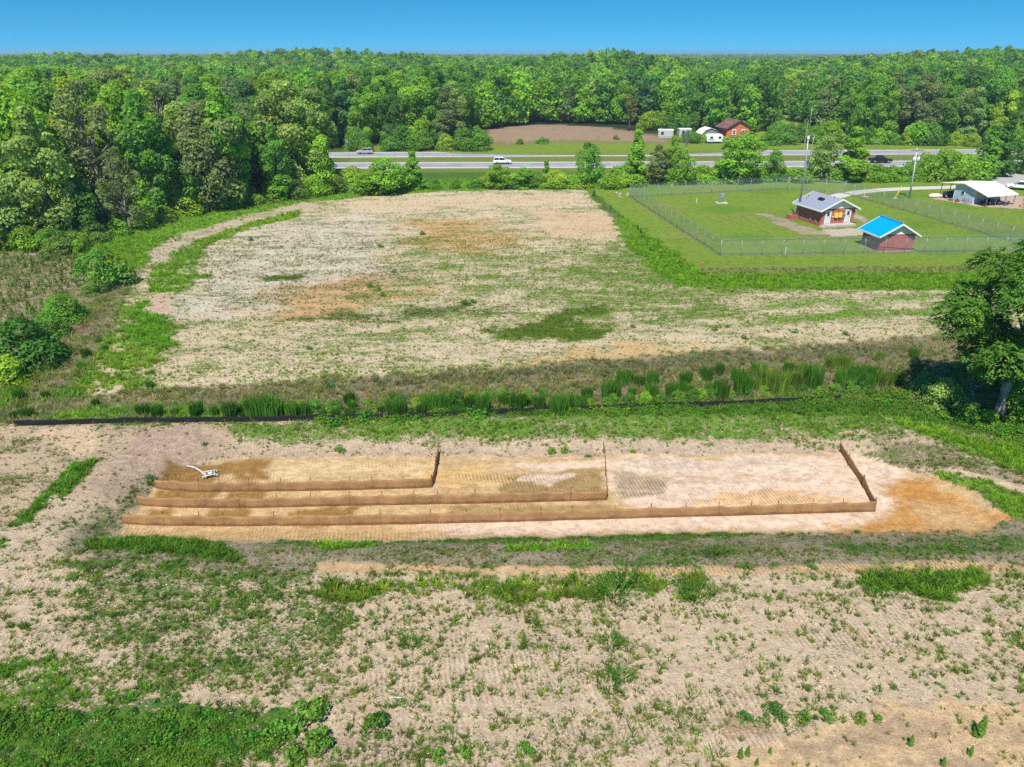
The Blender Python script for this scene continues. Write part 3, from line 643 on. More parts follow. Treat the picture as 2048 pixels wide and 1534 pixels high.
# shrubs along the wood edges
EDGE = defaultdict(list)
edge = [(10, 497), (60, 500), (105, 500), (150, 492), (190, 484), (235, 470), (280, 456), (330, 442), (300, 436), (370, 430), (415, 420), (455, 416), (500, 408), (545, 402), (590, 396), (630, 392), (670, 386), (705, 378)]
for px, py in edge:
    x, y = P(px, py); tone = rr.choice(['yellow', 'bright', 'mid', 'olive'])
    EDGE[(f'{DESC[tone]} shrub', 'at the foot of the left wood')].append(plant(f'bush{rr.randrange(3)}', 'shrub', x, y, rr.uniform(2.2, 4.6), tone, None, 'shrub', wid=1.2))
edge2 = [(715 + 22 * k, 304 - .2 * k) for k in range(12)] + [(1560 + 26 * k, 288 + .4 * k) for k in range(19)] + [(1300 + 24 * k, 262) for k in range(6)]
for px, py in edge2:
    x, y = P(px, py); tone = rr.choice(['yellow', 'bright', 'mid', 'deep', 'mid']); sd_ = 'left' if px < 1000 else 'right' if px > 1500 else 'house'
    EDGE[(f'{DESC[tone]} shrub', {'left': 'across the highway before the wood', 'right': 'across the highway at the right wood', 'house': 'behind the white trailers'}[sd_])].append(
        plant(f'{rr.choice(["bush0", "bush1", "bush2", "vase0", "vase1"])}', 'shrub', x + rr.uniform(-1, 1), y + rr.uniform(1, 5), rr.uniform(3, 7), tone, None, 'shrub'))
for (a, b), v in EDGE.items(): number_from_left(v, a, b)

# ------------------------------------------------------------------ scattered ground cover and the far woods
def scatter(name, protos, pts, rot, scl, tint, material, label):
    """one object: a few model plants and the spots they grow on"""
    V = []; F = []; LT = []; src = []; o = 0
    for k, (v, f, lt, per) in enumerate(protos):
        V.append(v); F.append(f + o); LT.append(np.repeat(lt, per, 0)); src.append(np.full(len(v), k + 1)); o += len(v)
    n = len(pts); V = np.vstack(V + [pts]); F = np.vstack(F); src = np.concatenate(src + [np.zeros(n)])
    me = raw_mesh(name, V, F, material); pad = lambda a, w: np.vstack([np.ones((o, w)), a])
    attr(me, 'src', 'INT', src); attr(me, 'rot', 'FLOAT_VECTOR', pad(rot, 3)); attr(me, 'scl', 'FLOAT_VECTOR', pad(scl, 3)); attr(me, 'tint', 'FLOAT_COLOR', np.hstack([pad(tint, 3), np.ones((o + n, 1))]))
    attr(me, 'leaf', 'FLOAT_COLOR', np.hstack([np.vstack(LT + [np.ones((n, 3))]), np.ones((o + n, 1))]))
    attr(me, 'pick', 'INT', np.concatenate([np.zeros(o), np.random.default_rng(5).integers(0, len(protos), n)]))
    ob = link(name, me); tag(ob, label, kind='stuff')
    g = bpy.data.node_groups.new(name, 'GeometryNodeTree')
    g.interface.new_socket('Geometry', in_out='INPUT', socket_type='NodeSocketGeometry'); g.interface.new_socket('Geometry', in_out='OUTPUT', socket_type='NodeSocketGeometry')
    N = g.nodes; K = g.links; gi = N.new('NodeGroupInput'); go = N.new('NodeGroupOutput')
    def named(a, typ): q = N.new('GeometryNodeInputNamedAttribute'); q.data_type = typ; q.inputs['Name'].default_value = a; return q.outputs['Attribute']
    sa = named('src', 'INT')
    def sel(k):
        c = N.new('FunctionNodeCompare'); c.data_type = 'INT'; c.operation = 'EQUAL'; ins = [s for s in c.inputs if s.type == 'INT']; K.new(sa, ins[0]); ins[1].default_value = k
        sp = N.new('GeometryNodeSeparateGeometry'); sp.domain = 'POINT'; K.new(gi.outputs[0], sp.inputs['Geometry']); K.new(c.outputs[0], sp.inputs['Selection']); return sp.outputs['Selection']
    gti = N.new('GeometryNodeGeometryToInstance')
    for k in range(len(protos)): K.new(sel(k + 1), gti.inputs[0])
    ip = N.new('GeometryNodeInstanceOnPoints'); K.new(sel(0), ip.inputs['Points']); K.new(gti.outputs[0], ip.inputs['Instance']); ip.inputs['Pick Instance'].default_value = True
    K.new(named('pick', 'INT'), ip.inputs['Instance Index']); K.new(named('rot', 'FLOAT_VECTOR'), ip.inputs['Rotation']); K.new(named('scl', 'FLOAT_VECTOR'), ip.inputs['Scale'])
    K.new(ip.outputs[0], go.inputs[0])
    md = ob.modifiers.new('scatter', 'NODES'); md.node_group = g; return ob
def blades(seed, n, h, spread, wid, lean=.5, hv=.45):
    g = np.random.default_rng(seed); a = g.random(n) * 6.283; r = spread * np.sqrt(g.random(n)) * .5; bx, by = r * np.cos(a), r * np.sin(a)
    a2 = a + g.normal(size=n) * .8; hh = h * (hv + (1.1 - hv) * g.random(n)); ln = lean * hh * (.3 + g.random(n)); wa = g.random(n) * 6.283
    wx, wy = np.cos(wa) * wid * .5, np.sin(wa) * wid * .5; z = np.zeros(n)
    p0 = np.stack([bx - wx, by - wy, z - .02], 1); p1 = np.stack([bx + wx, by + wy, z - .02], 1)
    mx, my = bx + np.cos(a2) * ln * .35, by + np.sin(a2) * ln * .35
    m0 = np.stack([mx - wx, my - wy, hh * .62], 1); m1 = np.stack([mx + wx, my + wy, hh * .62], 1)
    tx, ty = bx + np.cos(a2) * ln, by + np.sin(a2) * ln
    t0 = np.stack([tx - wx * .15, ty - wy * .15, hh], 1); t1 = np.stack([tx + wx * .15, ty + wy * .15, hh], 1)
    V = np.stack([p0, p1, m1, m0, t1, t0], 1).reshape(-1, 3); b = np.arange(n)[:, None] * 6
    F = np.vstack([b + np.array([[0, 1, 2, 3]]), b + np.array([[3, 2, 4, 5]])]); return V, F, leaf_tint(g, n), 6
def rosette(seed, n, rad, h, leaf):
    g = np.random.default_rng(seed); d = g.normal(size=(n, 3)); d /= np.linalg.norm(d, axis=1, keepdims=True); d[:, 2] = np.abs(d[:, 2])
    c = d * np.array((rad, rad, h)) * (.5 + .55 * g.random((n, 1))); c[:, 2] += .02
    V, F = quads(c, d + g.normal(size=d.shape) * .6 + np.array((0, 0, .6)), leaf * (.6 + .8 * g.random(n)), .75, seed); return V, F, leaf_tint(g, n), 4
def sample(x0, x1, y0, y1, dens, fn=None):
    n = int((x1 - x0) * (y1 - y0) * dens); x = rng.uniform(x0, x1, n); y = rng.uniform(y0, y1, n)
    k = np.abs(x) < .74 * y + 9; return x[k], y[k]
def grow(name, protos, bands, label, pick, smin, smax, tmul=(1, 1, 1), jit=.28):
    PX = [];
    for (y0, y1, dens) in bands:
        x, y = sample(-.74 * y1 - 9, .74 * y1 + 9, y0, y1, dens); z = zones(x, y); ok = pick(x, y, z); 
        PX.append((x[ok], y[ok], z['g'][ok], z['ht'][ok]))
    x = np.concatenate([p[0] for p in PX]); y = np.concatenate([p[1] for p in PX]); gc = np.concatenate([p[2] for p in PX]); ht = np.concatenate([p[3] for p in PX]); n = len(x)
    rot = np.stack([rng.normal(size=n) * .08, rng.normal(size=n) * .08, rng.random(n) * 6.283], 1)
    s = (smin + (smax - smin) * rng.random(n) ** 1.6) * ht; w_ = s * (.8 + .5 * rng.random(n))
    t = gc * np.array(tmul) * np.clip(1 + rng.normal(size=(n, 1)) * jit, .45, 1.8); t[:, 0] *= np.clip(1 + rng.normal(size=n) * .18, .6, 1.6)
    return scatter(name, protos, np.stack([x, y, HT(x, y)], 1), rot, np.stack([w_, w_, s], 1), t, LEAFI, label)
def rock(x, y, k, s): return fbm(x / k, y / k, s, 3)
BL = [blades(k, 16, 1.0, .55, .085, .75) for k in range(4)]; RO = [rosette(k, 26, .5, .55, .26) for k in range(4)]; DN = [rosette(20 + k, 60, .6, .6, .20) for k in range(4)]
def pick_grass(x, y, z):
    nn = .40 * rock(x, y, .55, 41) + .35 * fbm(x / 2.0, y / .8, 43, 3) + .25 * fbm(x / 14, y / .45, 47, 2); c = z['cov'] + (nn - .5) * 1.6 + np.where(y < 34, .06, 0)
    return (z['ht'] > .03) & (z['leafy'] < .5) & (rng.random(len(x)) < np.clip((c - .26) * 1.8, .22 * z['cov'], 1))
grow('grass', BL, [(17, 34, 30), (34, 61, 22), (61, 112, 11), (112, 178, 3.5)], 'grass tufts growing on the sandy ground', pick_grass, .55, 1.75, (1.8, 1.65, 1.35))
def pick_weed(x, y, z):
    nn = .4 * rock(x, y, .7, 51) + .6 * fbm(x / 3.4, y / 1.2, 53, 3); c = z['cov'] + (nn - .52) * 1.3
    return (z['ht'] > .03) & (rng.random(len(x)) < np.clip((c - .42) * 1.6, .06 * z['cov'], .9))
grow('weeds', RO, [(17, 34, 14), (34, 61, 7), (61, 112, 2.2)], 'low broad leaved weeds among the grass', pick_weed, .4, 1.7, (1.1, 1.3, 1.7))
DENSE = [PP([(-100, 1430), (250, 1412), (480, 1412), (570, 1440), (560, 1490), (420, 1560), (-100, 1600)]), PP([(1560, 800), (1600, 792), (1640, 784), (1790, 777), (1900, 800), (2060, 860), (2060, 885), (1950, 860), (1790, 818), (1590, 809)]), PP([(640, 838), (1200, 812), (1385, 803), (1385, 818), (1000, 830), (650, 843)])]
def pick_dense(x, y, z):
    d = np.maximum.reduce([sdist(p, x, y) for p in DENSE]) + (fbm(x / 1.5, y / 1.2, 61, 4) - .5) * 2.2
    return (d > 0) & (rng.random(len(x)) < .95)
def dense_ht(o): return o
for L_ in (1,):
    x, y = sample(-45, 48, 18, 56, 14); z = zones(x, y); ok = pick_dense(x, y, z) ; x, y = x[ok], y[ok]; n = len(x)
    s = rng.uniform(.4, .9, n) * np.where(y > 40, .95, .62) * (.45 + 1.35 * np.clip(fbm(x / 1.1, y / 1.1, 71, 3) - .08, 0, 1)); t = np.tile(np.array((.11, .25, .025)), (n, 1)) * np.clip(1 + rng.normal(size=(n, 1)) * .22, .5, 1.7)
    t[:, 0] *= rng.uniform(.7, 1.5, n)
    scatter('leafy_weeds', DN, np.stack([x, y, HT(x, y) - .02], 1), np.stack([rng.normal(size=n) * .1, rng.normal(size=n) * .1, rng.random(n) * 6.28], 1), np.stack([s * 1.1, s * 1.1, s], 1), t, LEAFI, 'dense leafy vines and weeds covering the ground')
# brush: dry stalks in the ditch and on the weedy flat at the left
BR = [blades(60 + k, 22, 1.0, .7, .03, .9) for k in range(3)]
BRUSHZ = [PP([(-60, 850), (100, 800), (310, 782), (900, 748), (1300, 716), (1850, 676), (1850, 780), (1600, 800), (800, 828), (300, 840)]), PP([(-200, 530), (140, 505), (280, 545), (180, 740), (60, 840), (-200, 860)])]
x, y = sample(-75, 50, 48, 112, 7); d = np.maximum.reduce([sdist(p, x, y) for p in BRUSHZ]) + (fbm(x / 2, y / 2, 81, 3) - .5) * 3
ok = (d > 0) & (rng.random(len(x)) < .42); x, y = x[ok], y[ok]; n = len(x); s = rng.uniform(.2, .65, n)
t = np.where(rng.random((n, 1)) < .55, np.where((x < -32)[:, None], np.array((.46, .40, .25)), np.array((.40, .30, .23))), np.array((.24, .28, .11))) * rng.uniform(.6, 1.3, (n, 1))
scatter('dry_brush', BR, np.stack([x, y, HT(x, y)], 1), np.stack([rng.normal(size=n) * .2, rng.normal(size=n) * .2, rng.random(n) * 6.28], 1), np.stack([s, s, s], 1), t, LEAFI, 'dry grey brown stalks and brush in the ditch')
# tall weeds standing over the flat at the far left
x, y = sample(-85, -35, 62, 102, 1.1); d = sdist(PP([(-200, 530), (140, 508), (190, 530), (60, 690), (-200, 820)]), x, y) + (fbm(x / 2, y / 2, 91, 3) - .5) * 4
ok = (d > 0) & (rng.random(len(x)) < .8); x, y = x[ok], y[ok]; n = len(x); s = rng.uniform(.6, 1.7, n)
t = np.tile(np.array((.19, .27, .07)), (n, 1)) * rng.uniform(.6, 1.3, (n, 1))
scatter('tall_weeds', [rosette(90 + k, 40, .22, .55, .17) for k in range(3)], np.stack([x, y, HT(x, y)], 1), np.stack([rng.normal(size=n) * .12, rng.normal(size=n) * .12, rng.random(n) * 6.28], 1), np.stack([s * .8, s * .8, s * 1.5], 1), t, LEAFI, 'tall sparse weeds on the fallow flat')
# clods and crumbs of soil
CLOD, tcl, bcl = mat('clod_soil'); ac = nd(tcl, 'ShaderNodeAttribute', attribute_type='INSTANCER', attribute_name='tint'); tcl.links.new(ac.outputs['Color'], bcl.inputs['Base Color']); bcl.inputs['Roughness'].default_value = .95
def clod(seed):
    g = np.random.default_rng(seed); b = bmesh.new(); bmesh.ops.create_cube(b, size=1.2)
    for v in b.verts: v.co = v.co * float(g.uniform(.55, 1.1)); v.co.z *= .7
    V = np.array([v.co[:] for v in b.verts]); F = np.array([[v.index for v in f.verts] for f in b.faces]); b.free(); return V, F, np.ones((8, 3)), 1
x, y = sample(-45, 45, 17.5, 50, 11); z = zones(x, y); infl = sdist(FLOOR, x, y); nn = fbm(x / 1.4, y / 1.0, 121, 4)
ok = (rng.random(len(x)) < np.where(infl > 0, .10, .9) * np.clip((nn - .38) * 4, 0, 1) * np.clip(1.3 - z['cov'], .1, 1)); x, y, so = x[ok], y[ok], z['soil'][ok]; n = len(x)
s = rng.uniform(.02, .05, n) + .05 * rng.random(n) ** 5
scatter('soil_clods', [clod(k) for k in range(4)], np.stack([x, y, HT(x, y) + s * .2], 1), rng.random((n, 3)) * 6.28, np.stack([s * 1.2, s, s], 1), so * .86 * rng.uniform(.8, 1.12, (n, 1)), CLOD, 'loose crumbs and clods of soil on the graded ground')
# far woods: everything past the separately built trees
fp = []
for x, y in REST: fp.append((x, y))
for iy in range(60):
    y0 = 640 * 1.035 ** iy; st = 10 + y0 / 110
    k = np.arange(-.82 * y0 - 40, .82 * y0 + 40, st); fp += list(zip(k + rng.uniform(-.4, .4, len(k)) * st, y0 + rng.uniform(-.4, .4, len(k)) * y0 * .033))
fp = np.array(fp); n = len(fp); far = []
for k in range(4):
    p, nn, szz, lt, C, B = crown_data(800 + k, 1, .32, .04, 1500, .052, full_p, 30); v, f = quads(p, nn, szz, .7, k); far.append((v, f, lt, 4))
h = rng.uniform(14, 21.5, n); yy = fp[:, 1]; wdt = h * rng.uniform(.85, 1.25, n) * np.clip(yy / 900, 1, 3.5)
tones = np.array([CG[k] for k in TONES])[rng.integers(0, len(TONES), n)] * np.clip(1 + rng.normal(size=(n, 1)) * .12, .7, 1.4)
scatter('forest', far, np.stack([fp[:, 0], yy, HT(fp[:, 0], yy) - .3], 1), np.stack([0 * h, 0 * h, rng.random(n) * 6.28], 1), np.stack([wdt, wdt, h], 1), tones, LEAFI, 'broadleaf forest running unbroken to the horizon')

# ------------------------------------------------------------------ single plants: roadside trees, bushes, ditch grass, seedlings
def at(px, py): return P(px, py)
def hz(px, py, ty):
    """height of an upright thing that stands on (px, py) and reaches picture row ty"""
    x, y = P(px, py); X, f, u = ray(px, ty); return CAM_H + u * y / f - G(x, y)
ROADSIDE = [
    (745, 388, 345, 'vase0', 2.0, 'bright', 'shrub', 'bushy bright shrub at the near highway verge beside the left wood'),
    (775, 386, 322, 'vase1', 1.7, 'bright', 'tree', 'small bright tree beside the left wood, standing before the highway'),
    (828, 380, 310, 'young0', 1.25, 'bright', 'tree', 'vine hung conical tree standing alone before the highway near the left wood'),
    (870, 378, 360, 'bush0', .9, 'mid', 'shrub', 'tiny sapling on the verge, nearest to the vine hung conical tree'),
    (912, 377, 360, 'bush1', .8, 'mid', 'shrub', 'tiny sapling on the verge, middle one of three'),
    (950, 376, 356, 'bush2', 1.0, 'mid', 'shrub', 'tiny sapling on the verge just left of the bushy row'),
    (998, 376, 333, 'vase0', 1.7, 'bright', 'tree', 'bushy green tree below the white car on the near carriageway'),
    (1045, 376, 340, 'vase1', 2.1, 'bright', 'tree', 'wide bushy tree right of the white car, before the near carriageway'),
    (1092, 374, 326, 'young1', 1.1, 'bright', 'tree', 'slim pointed tree in the bushy row before the highway'),
    (1125, 374, 350, 'bush0', 1.9, 'yellow', 'shrub', 'yellowish shrub between the slim pointed tree and the tall bushy tree'),
    (1150, 374, 352, 'bush1', 1.7, 'yellow', 'shrub', 'yellowish shrub touching the left foot of the tall bushy tree'),
    (1176, 375, 294, 'vase0', .85, 'mid', 'tree', 'tall bushy tree standing before the highway at the field corner'),
    (1215, 374, 350, 'bush2', 1.8, 'bright', 'shrub', 'low shrub right of the tall bushy tree at the field corner'),
    (1246, 370, 335, 'bush0', 1.4, 'bright', 'shrub', 'round shrub left of the tall pointed tree by the fence corner'),
    (1270, 369, 270, 'young0', 1.0, 'bright', 'tree', 'tall pointed tree behind the far corner of the chain fence'),
    (1312, 369, 298, 'oval0', 1.25, 'grey', 'tree', 'grey green pine like tree behind the back fence'),
    (1340, 369, 283, 'oval1', .8, 'bright', 'tree', 'slender bright tree right of the grey green one by the back fence'),
    (1366, 369, 305, 'vase1', .8, 'bright', 'tree', 'small bright tree right end of the clump behind the back fence'),
    (1412, 364, 336, 'bush1', 1.4, 'yellow', 'shrub', 'yellow green shrub left of the wide tree behind the back fence'),
    (1475, 363, 274, 'vase0', 1.55, 'bright', 'tree', 'wide bright tree hiding the highway below the red house'),
    (1540, 363, 305, 'vase1', 1.0, 'mid', 'tree', 'low dark tree right of the wide bright tree below the red house'),
    (1590, 362, 338, 'bush2', 1.8, 'bright', 'shrub', 'low hedge like shrub left of the tall grey mast'),
    (1640, 361, 277, 'vase0', .95, 'pale', 'tree', 'thin leaved pale tree right of the tall grey mast'),
    (1695, 362, 266, 'young1', 1.5, 'bright', 'tree', 'dense bright pointed tree beside the thin leaved pale one'),
    (1735, 360, 335, 'hedge0', 1.0, 'bright', 'shrub', 'low spreading shrub under the black pickup'),
    (1785, 360, 336, 'hedge1', 1.0, 'mid', 'shrub', 'low spreading shrub right of the black pickup, left of the utility pole'),
    (1830, 358, 334, 'hedge0', .9, 'bright', 'shrub', 'low shrub behind the utility pole'),
    (1880, 358, 308, 'hedge1', .85, 'bright', 'shrub', 'big mounded shrub right of the utility pole'),
    (1930, 357, 315, 'bush1', 1.3, 'bright', 'shrub', 'rounded shrub behind the metal roofed shelter'),
    (1965, 357, 258, 'young0', 1.15, 'mid', 'tree', 'leafy pointed tree behind the metal roofed shelter'),
    (1995, 352, 238, 'young1', .9, 'deep', 'tree', 'dark cedar like tree right of the shelter tree'),
    (2040, 346, 270, 'vase1', 1.2, 'mid', 'tree', 'leafy tree by the paved lot at the frame border')]
for px, py, ty, key, wd, tone, cat, lb in ROADSIDE:
    x, y = at(px, py); plant(key, 'roadside_tree' if cat == 'tree' else 'roadside_shrub', x, y, hz(px, py, ty) * 1.12, tone, lb, cat, wid=wd * 1.15)
fil = defaultdict(list)
for px, py in [(690 + 14 * k, 383 - .3 * k) for k in range(8)] + [(975 + 19 * k, 375) for k in range(15)] + [(1285 + 18 * k, 367) for k in range(6)] + [(1400, 365), (1440, 364), (1505, 363), (1560, 362)] + [(1580 + 21 * k, 361) for k in range(13)] + [(1850 + 18 * k, 357) for k in range(5)]:
    x, y = at(px + rr.uniform(-6, 6), py + rr.uniform(-2, 1)); tone = rr.choice(['bright', 'yellow', 'mid'])
    fil[(f'low {DESC[tone]} hedgerow shrub', 'before the highway')].append(plant(f'bush{rr.randrange(3)}', 'roadside_shrub', x, y, rr.uniform(2.0, 3.8), tone, None, 'shrub', wid=1.4))
for (a, b), v in fil.items(): number_from_left(v, a, b)
YARDP = [
    (1555, 288, 262, 'hedge0', 1.35, 'mid', 'shrub', 'dark spreading shrub under the round bush right of the red house'),
    (1553, 275, 246, 'bush0', 1.25, 'bright', 'shrub', 'round clipped looking bush right of the red house'),
    (1605, 278, 246, 'bush2', 1.1, 'deep', 'shrub', 'dark round shrub left of the mast, across the highway'),
    (1500, 262, 240, 'hedge1', 1.0, 'olive', 'shrub', 'olive shrub behind the red house corner'),
    (1380, 285, 262, 'hedge0', .9, 'mid', 'shrub', 'overgrown shrub beside the road sign'),
    (1405, 285, 268, 'bush1', 1.0, 'bright', 'shrub', 'overgrown shrub left of the white camper'),
    (1085, 287, 274, 'hedge1', .9, 'mid', 'shrub', 'dark green bush at the lower edge of the brown field'),
    (1040, 288, 277, 'bush2', 1.1, 'olive', 'shrub', 'olive bush at the lower left edge of the brown field'),
    (1232, 279, 270, 'bush0', 1.1, 'mid', 'shrub', 'small bush at the right tip of the brown field'),
    (955, 290, 250, 'vase0', 1.0, 'bright', 'tree', 'leafy tree at the left tip of the brown field'),
    (1258, 262, 190, 'pine0', 1.3, 'brown', 'tree', 'reddish brown dying pine behind the brown field')]
for px, py, ty, key, wd, tone, cat, lb in YARDP:
    x, y = at(px, py); plant(key, 'yard_shrub' if cat == 'shrub' else 'pine_tree' if key == 'pine0' else 'broadleaf_tree', x, y, hz(px, py, ty), tone, lb, cat, wid=wd)
LEFTB = [
    (208, 572, 508, 'bush0', 1.0, 'mid', 'large round bush on the flat left of the field, farthest of the row'), (228, 545, 510, 'bush1', 1.0, 'yellow', 'yellowish bush right behind the large round bush'),
    (172, 515, 470, 'vase1', .9, 'bright', 'tall bushy shrub at the near corner of the left wood'), (122, 512, 478, 'bush2', 1.3, 'olive', 'olive bush at the near corner of the left wood'),
    (190, 588, 560, 'bush2', 1.0, 'olive', 'small olive bush at the foot of the large round bush'),
    (130, 642, 595, 'bush1', 1.0, 'mid', 'middle bush of the row left of the field'), (104, 672, 628, 'bush2', .9, 'mid', 'dark bush just below the middle bush of the row'),
    (48, 728, 650, 'bush0', 1.1, 'deep', 'biggest dark bush of the row, near the left frame border'), (88, 700, 660, 'bush1', .9, 'deep', 'dark bush leaning on the right of the biggest bush'),
    (6, 765, 718, 'bush2', 1.1, 'yellow', 'yellow green bush cut by the left frame border')]
for px, py, ty, key, wd, tone, lb in LEFTB:
    x, y = at(px, py); plant(key, 'bush', x, y, hz(px, py, ty) * 1.12, tone, lb, 'bush', wid=wd * 1.1)
# tall grass clumps of the ditch
def clump_mesh(seed, n=260):
    V, F, lt, per = blades(seed, n, 1.0, .9, .055, .16, .66); return leafmesh('blades', V, F, lt, LEAF, per)
CLUMP = [clump_mesh(900 + k) for k in range(4)]
TG = [(520, 835, 36), (545, 833, 33), (585, 832, 25), (620, 828, 18), (700, 808, 25), (672, 835, 18), (700, 835, 18), (735, 833, 12), (787, 803, 20), (787, 830, 24), (822, 828, 14), (845, 828, 18), (890, 818, 28), (907, 826, 15), (925, 828, 15), (940, 820, 24), (965, 822, 28), (1005, 810, 18), (1035, 818, 28), (1055, 812, 20), (1075, 815, 12), (1115, 815, 22), (1132, 818, 24), (1160, 815, 20), (1174, 799, 27), (1150, 812, 18), (1221, 800, 36), (1248, 768, 24), (1264, 790, 16), (1278, 771, 22), (1305, 767, 24), (1303, 795, 25), (1346, 795, 28), (1371, 768, 20), (1372, 788, 20), (1412, 759, 22), (1438, 748, 22), (1420, 784, 20), (1440, 798, 36), (1475, 764, 24), (1485, 788, 34), (1514, 746, 20), (1541, 787, 46), (1576, 745, 22), (1604, 748, 24), (1590, 775, 30), (1623, 776, 38), (1659, 737, 24), (1686, 736, 24), (1709, 772, 38), (1690, 775, 30), (1730, 778, 30), (1760, 720, 18), (1764, 772, 34), (1740, 757, 28), (1790, 770, 28), (1826, 716, 20), (30, 838, 18), (57, 836, 22), (480, 828, 20), (192, 812, 15), (288, 832, 24), (316, 833, 22), (351, 830, 15), (396, 832, 22), (430, 830, 16), (462, 835, 24), (300, 776, 14), (174, 716, 20), (163, 738, 12), (212, 702, 12), (40, 800, 20), (92, 796, 16), (110, 740, 14)]
TG += [(490 + 26 * k + (k * 37) % 17, 836 - .026 * max(0, 26 * k - 150) + (k * 11) % 6 - (k % 3) * 9, 13 + (k * 29) % 17) for k in range(0, 27, 2)]
tg = defaultdict(list)
for px, py, h in TG:
    x, y = at(px, py); hh = hz(px, py, py - h) * rr.uniform(.85, 1.2); lush = px > 1000; yel = px > 1500 and rr.random() < .5
    t = thing('grass_clump', None, 'grass clump', (x, y, G(x, y) - .03), rr.random() * 6.28); t.scale = (hh * rr.uniform(.85, 1.3), hh * rr.uniform(.7, 1.0), hh)
    b = link('blades', CLUMP[rr.randrange(4)], t); c = (.17, .27, .035) if yel else (.085, .205, .022); k = rr.uniform(.75, 1.4); b.color = (c[0] * k, c[1] * k, c[2] * k, 1)
    wh = 'behind the black fence, left half' if px < 700 else 'behind the black fence, middle' if px < 1200 else 'in the ditch, right half' if px < 1520 else 'in the ditch near the walnut tree'
    if px < 480 and py < 812: wh = 'on the weedy flat by the field corner'
    tg[('yellowish tall grass clump' if yel else 'dark green tall grass clump', wh)].append(t)
for (a, b), v in tg.items(): number_from_left(v, a, b)
ds = defaultdict(list)
for k in range(44):
    px = 470 + k * 29 + (k * 41) % 19; py = 833 - .026 * (px - 470) - (k * 23) % 22; x, y = at(px, py); tone = ('bright', 'mid', 'mid', 'deep')[k % 4]
    ds[(f'{DESC[tone]} leafy ditch shrub', 'along the black fence')].append(plant(f'bush{k % 3}', 'ditch_shrub', x, y, rr.uniform(.6, 1.25), tone, None, 'shrub', wid=.95))
for (a, b), v in ds.items(): number_from_left(v, a, b)
# big tufts and small shrubs of the near field
CLUMP2 = [(lambda d: leafmesh('blades', d[0], d[1], d[2], LEAF, d[3]))(blades(950 + k, 90, 1.0, 1.3, .05, .8)) for k in range(3)]
NT = [(1228, 1190, 38, 'dense tall grass tuft below the middle of the mulched bank'), (1390, 1192, 32, 'second dense grass tuft, right of the tallest one'), (1255, 1165, 30, 'grass tuft touching the back of the tallest tuft'), (1180, 1195, 20, 'low grass tuft left of the tallest one'), (1440, 1105, 20, 'bright grass tuft on the mulched bank, upper row'), (1215, 1370, 28, 'wide flat grass tuft alone in the sandy field'), (1245, 1355, 20, 'small grass tuft at the upper right of the wide flat tuft'), (820, 1290, 22, 'spiky grass tuft in the sandy field left of centre'), (1222, 1290, 24, 'spiky grass tuft below the two dense tufts'), (660, 1170, 20, 'grass tuft at the left end of the green row'), (1015, 1180, 22, 'grass tuft in the middle of the green row'), (1420, 1110, 16, 'small bright tuft beside the upper row tuft'), (1860, 1160, 26, 'tallest grass tuft of the green patch at the right'), (1800, 1165, 22, 'grass tuft at the left of the green patch at the right')]
for px, py, h, lb in NT:
    x, y = at(px, py); hh = hz(px, py, py - h); t = thing('grass_tuft', lb, 'grass tuft', (x, y, G(x, y) - .03), rr.random() * 6.28); hh *= .75; t.scale = (hh * 1.5, hh * 1.2, hh)
    b = link('blades', CLUMP2[rr.randrange(3)], t); k = rr.uniform(.85, 1.2); b.color = (.10 * k, .225 * k, .025 * k, 1)
NB = [(610, 1440, 46, 'mid', 'round leafy weed at the right end of the green weed bed'), (640, 1490, 34, 'mid', 'leafy weed below the round one right of the weed bed'), (560, 1475, 34, 'mid', 'leafy weed on the rim of the green weed bed'), (585, 1520, 30, 'mid', 'leafy weed near the lower border right of the weed bed'), (655, 1500, 24, 'mid', 'small leafy weed right of the others by the weed bed'), (755, 1460, 34, 'deep', 'dark leafy weed left of the bottom centre'), (1548, 1432, 36, 'deep', 'dark leafy bush in the sandy field at the lower right'), (1490, 1440, 24, 'deep', 'smaller dark bush left of the lower right dark bush'), (1608, 1440, 26, 'mid', 'mid green weed right of the lower right dark bush'), (1650, 1432, 22, 'mid', 'weed second to the right of the dark bush'), (1720, 1438, 22, 'mid', 'weed third to the right of the dark bush'), (1753, 1438, 16, 'mid', 'weed farthest right of the dark bush row'), (925, 1510, 20, 'mid', 'leafy weed at the bottom edge centre'), (880, 1515, 18, 'mid', 'leafy weed left of the bottom edge centre one'), (1050, 1505, 20, 'mid', 'leafy weed in the green strip at the bottom'), (680, 902, 16, 'mid', 'dark green shrub on the far bank of the basin'), (410, 890, 9, 'blue', 'bluish weed on the far bank, left end'), (1105, 905, 14, 'bright', 'bright weed beside the middle baffle end'), (1130, 903, 14, 'bright', 'bright weed just right of its neighbour by the middle baffle end'), (1640, 898, 12, 'mid', 'weed on the far bank above the pale basin floor'), (1265, 905, 9, 'bright', 'small weed on the far bank right of the middle baffle'), (1625, 1135, 18, 'blue', 'dark weed on the mulched bank at the right'), (300, 960, 14, 'blue', 'weed beside the left end of the farthest baffle')]
for px, py, h, tone, lb in NB:
    x, y = at(px, py); plant(f'weed{rr.randrange(3)}', 'weed', x, y, hz(px, py, py - h) * (.62 if px > 1400 else .85), tone, lb, 'weed', parts=('stem', 'leaves'))
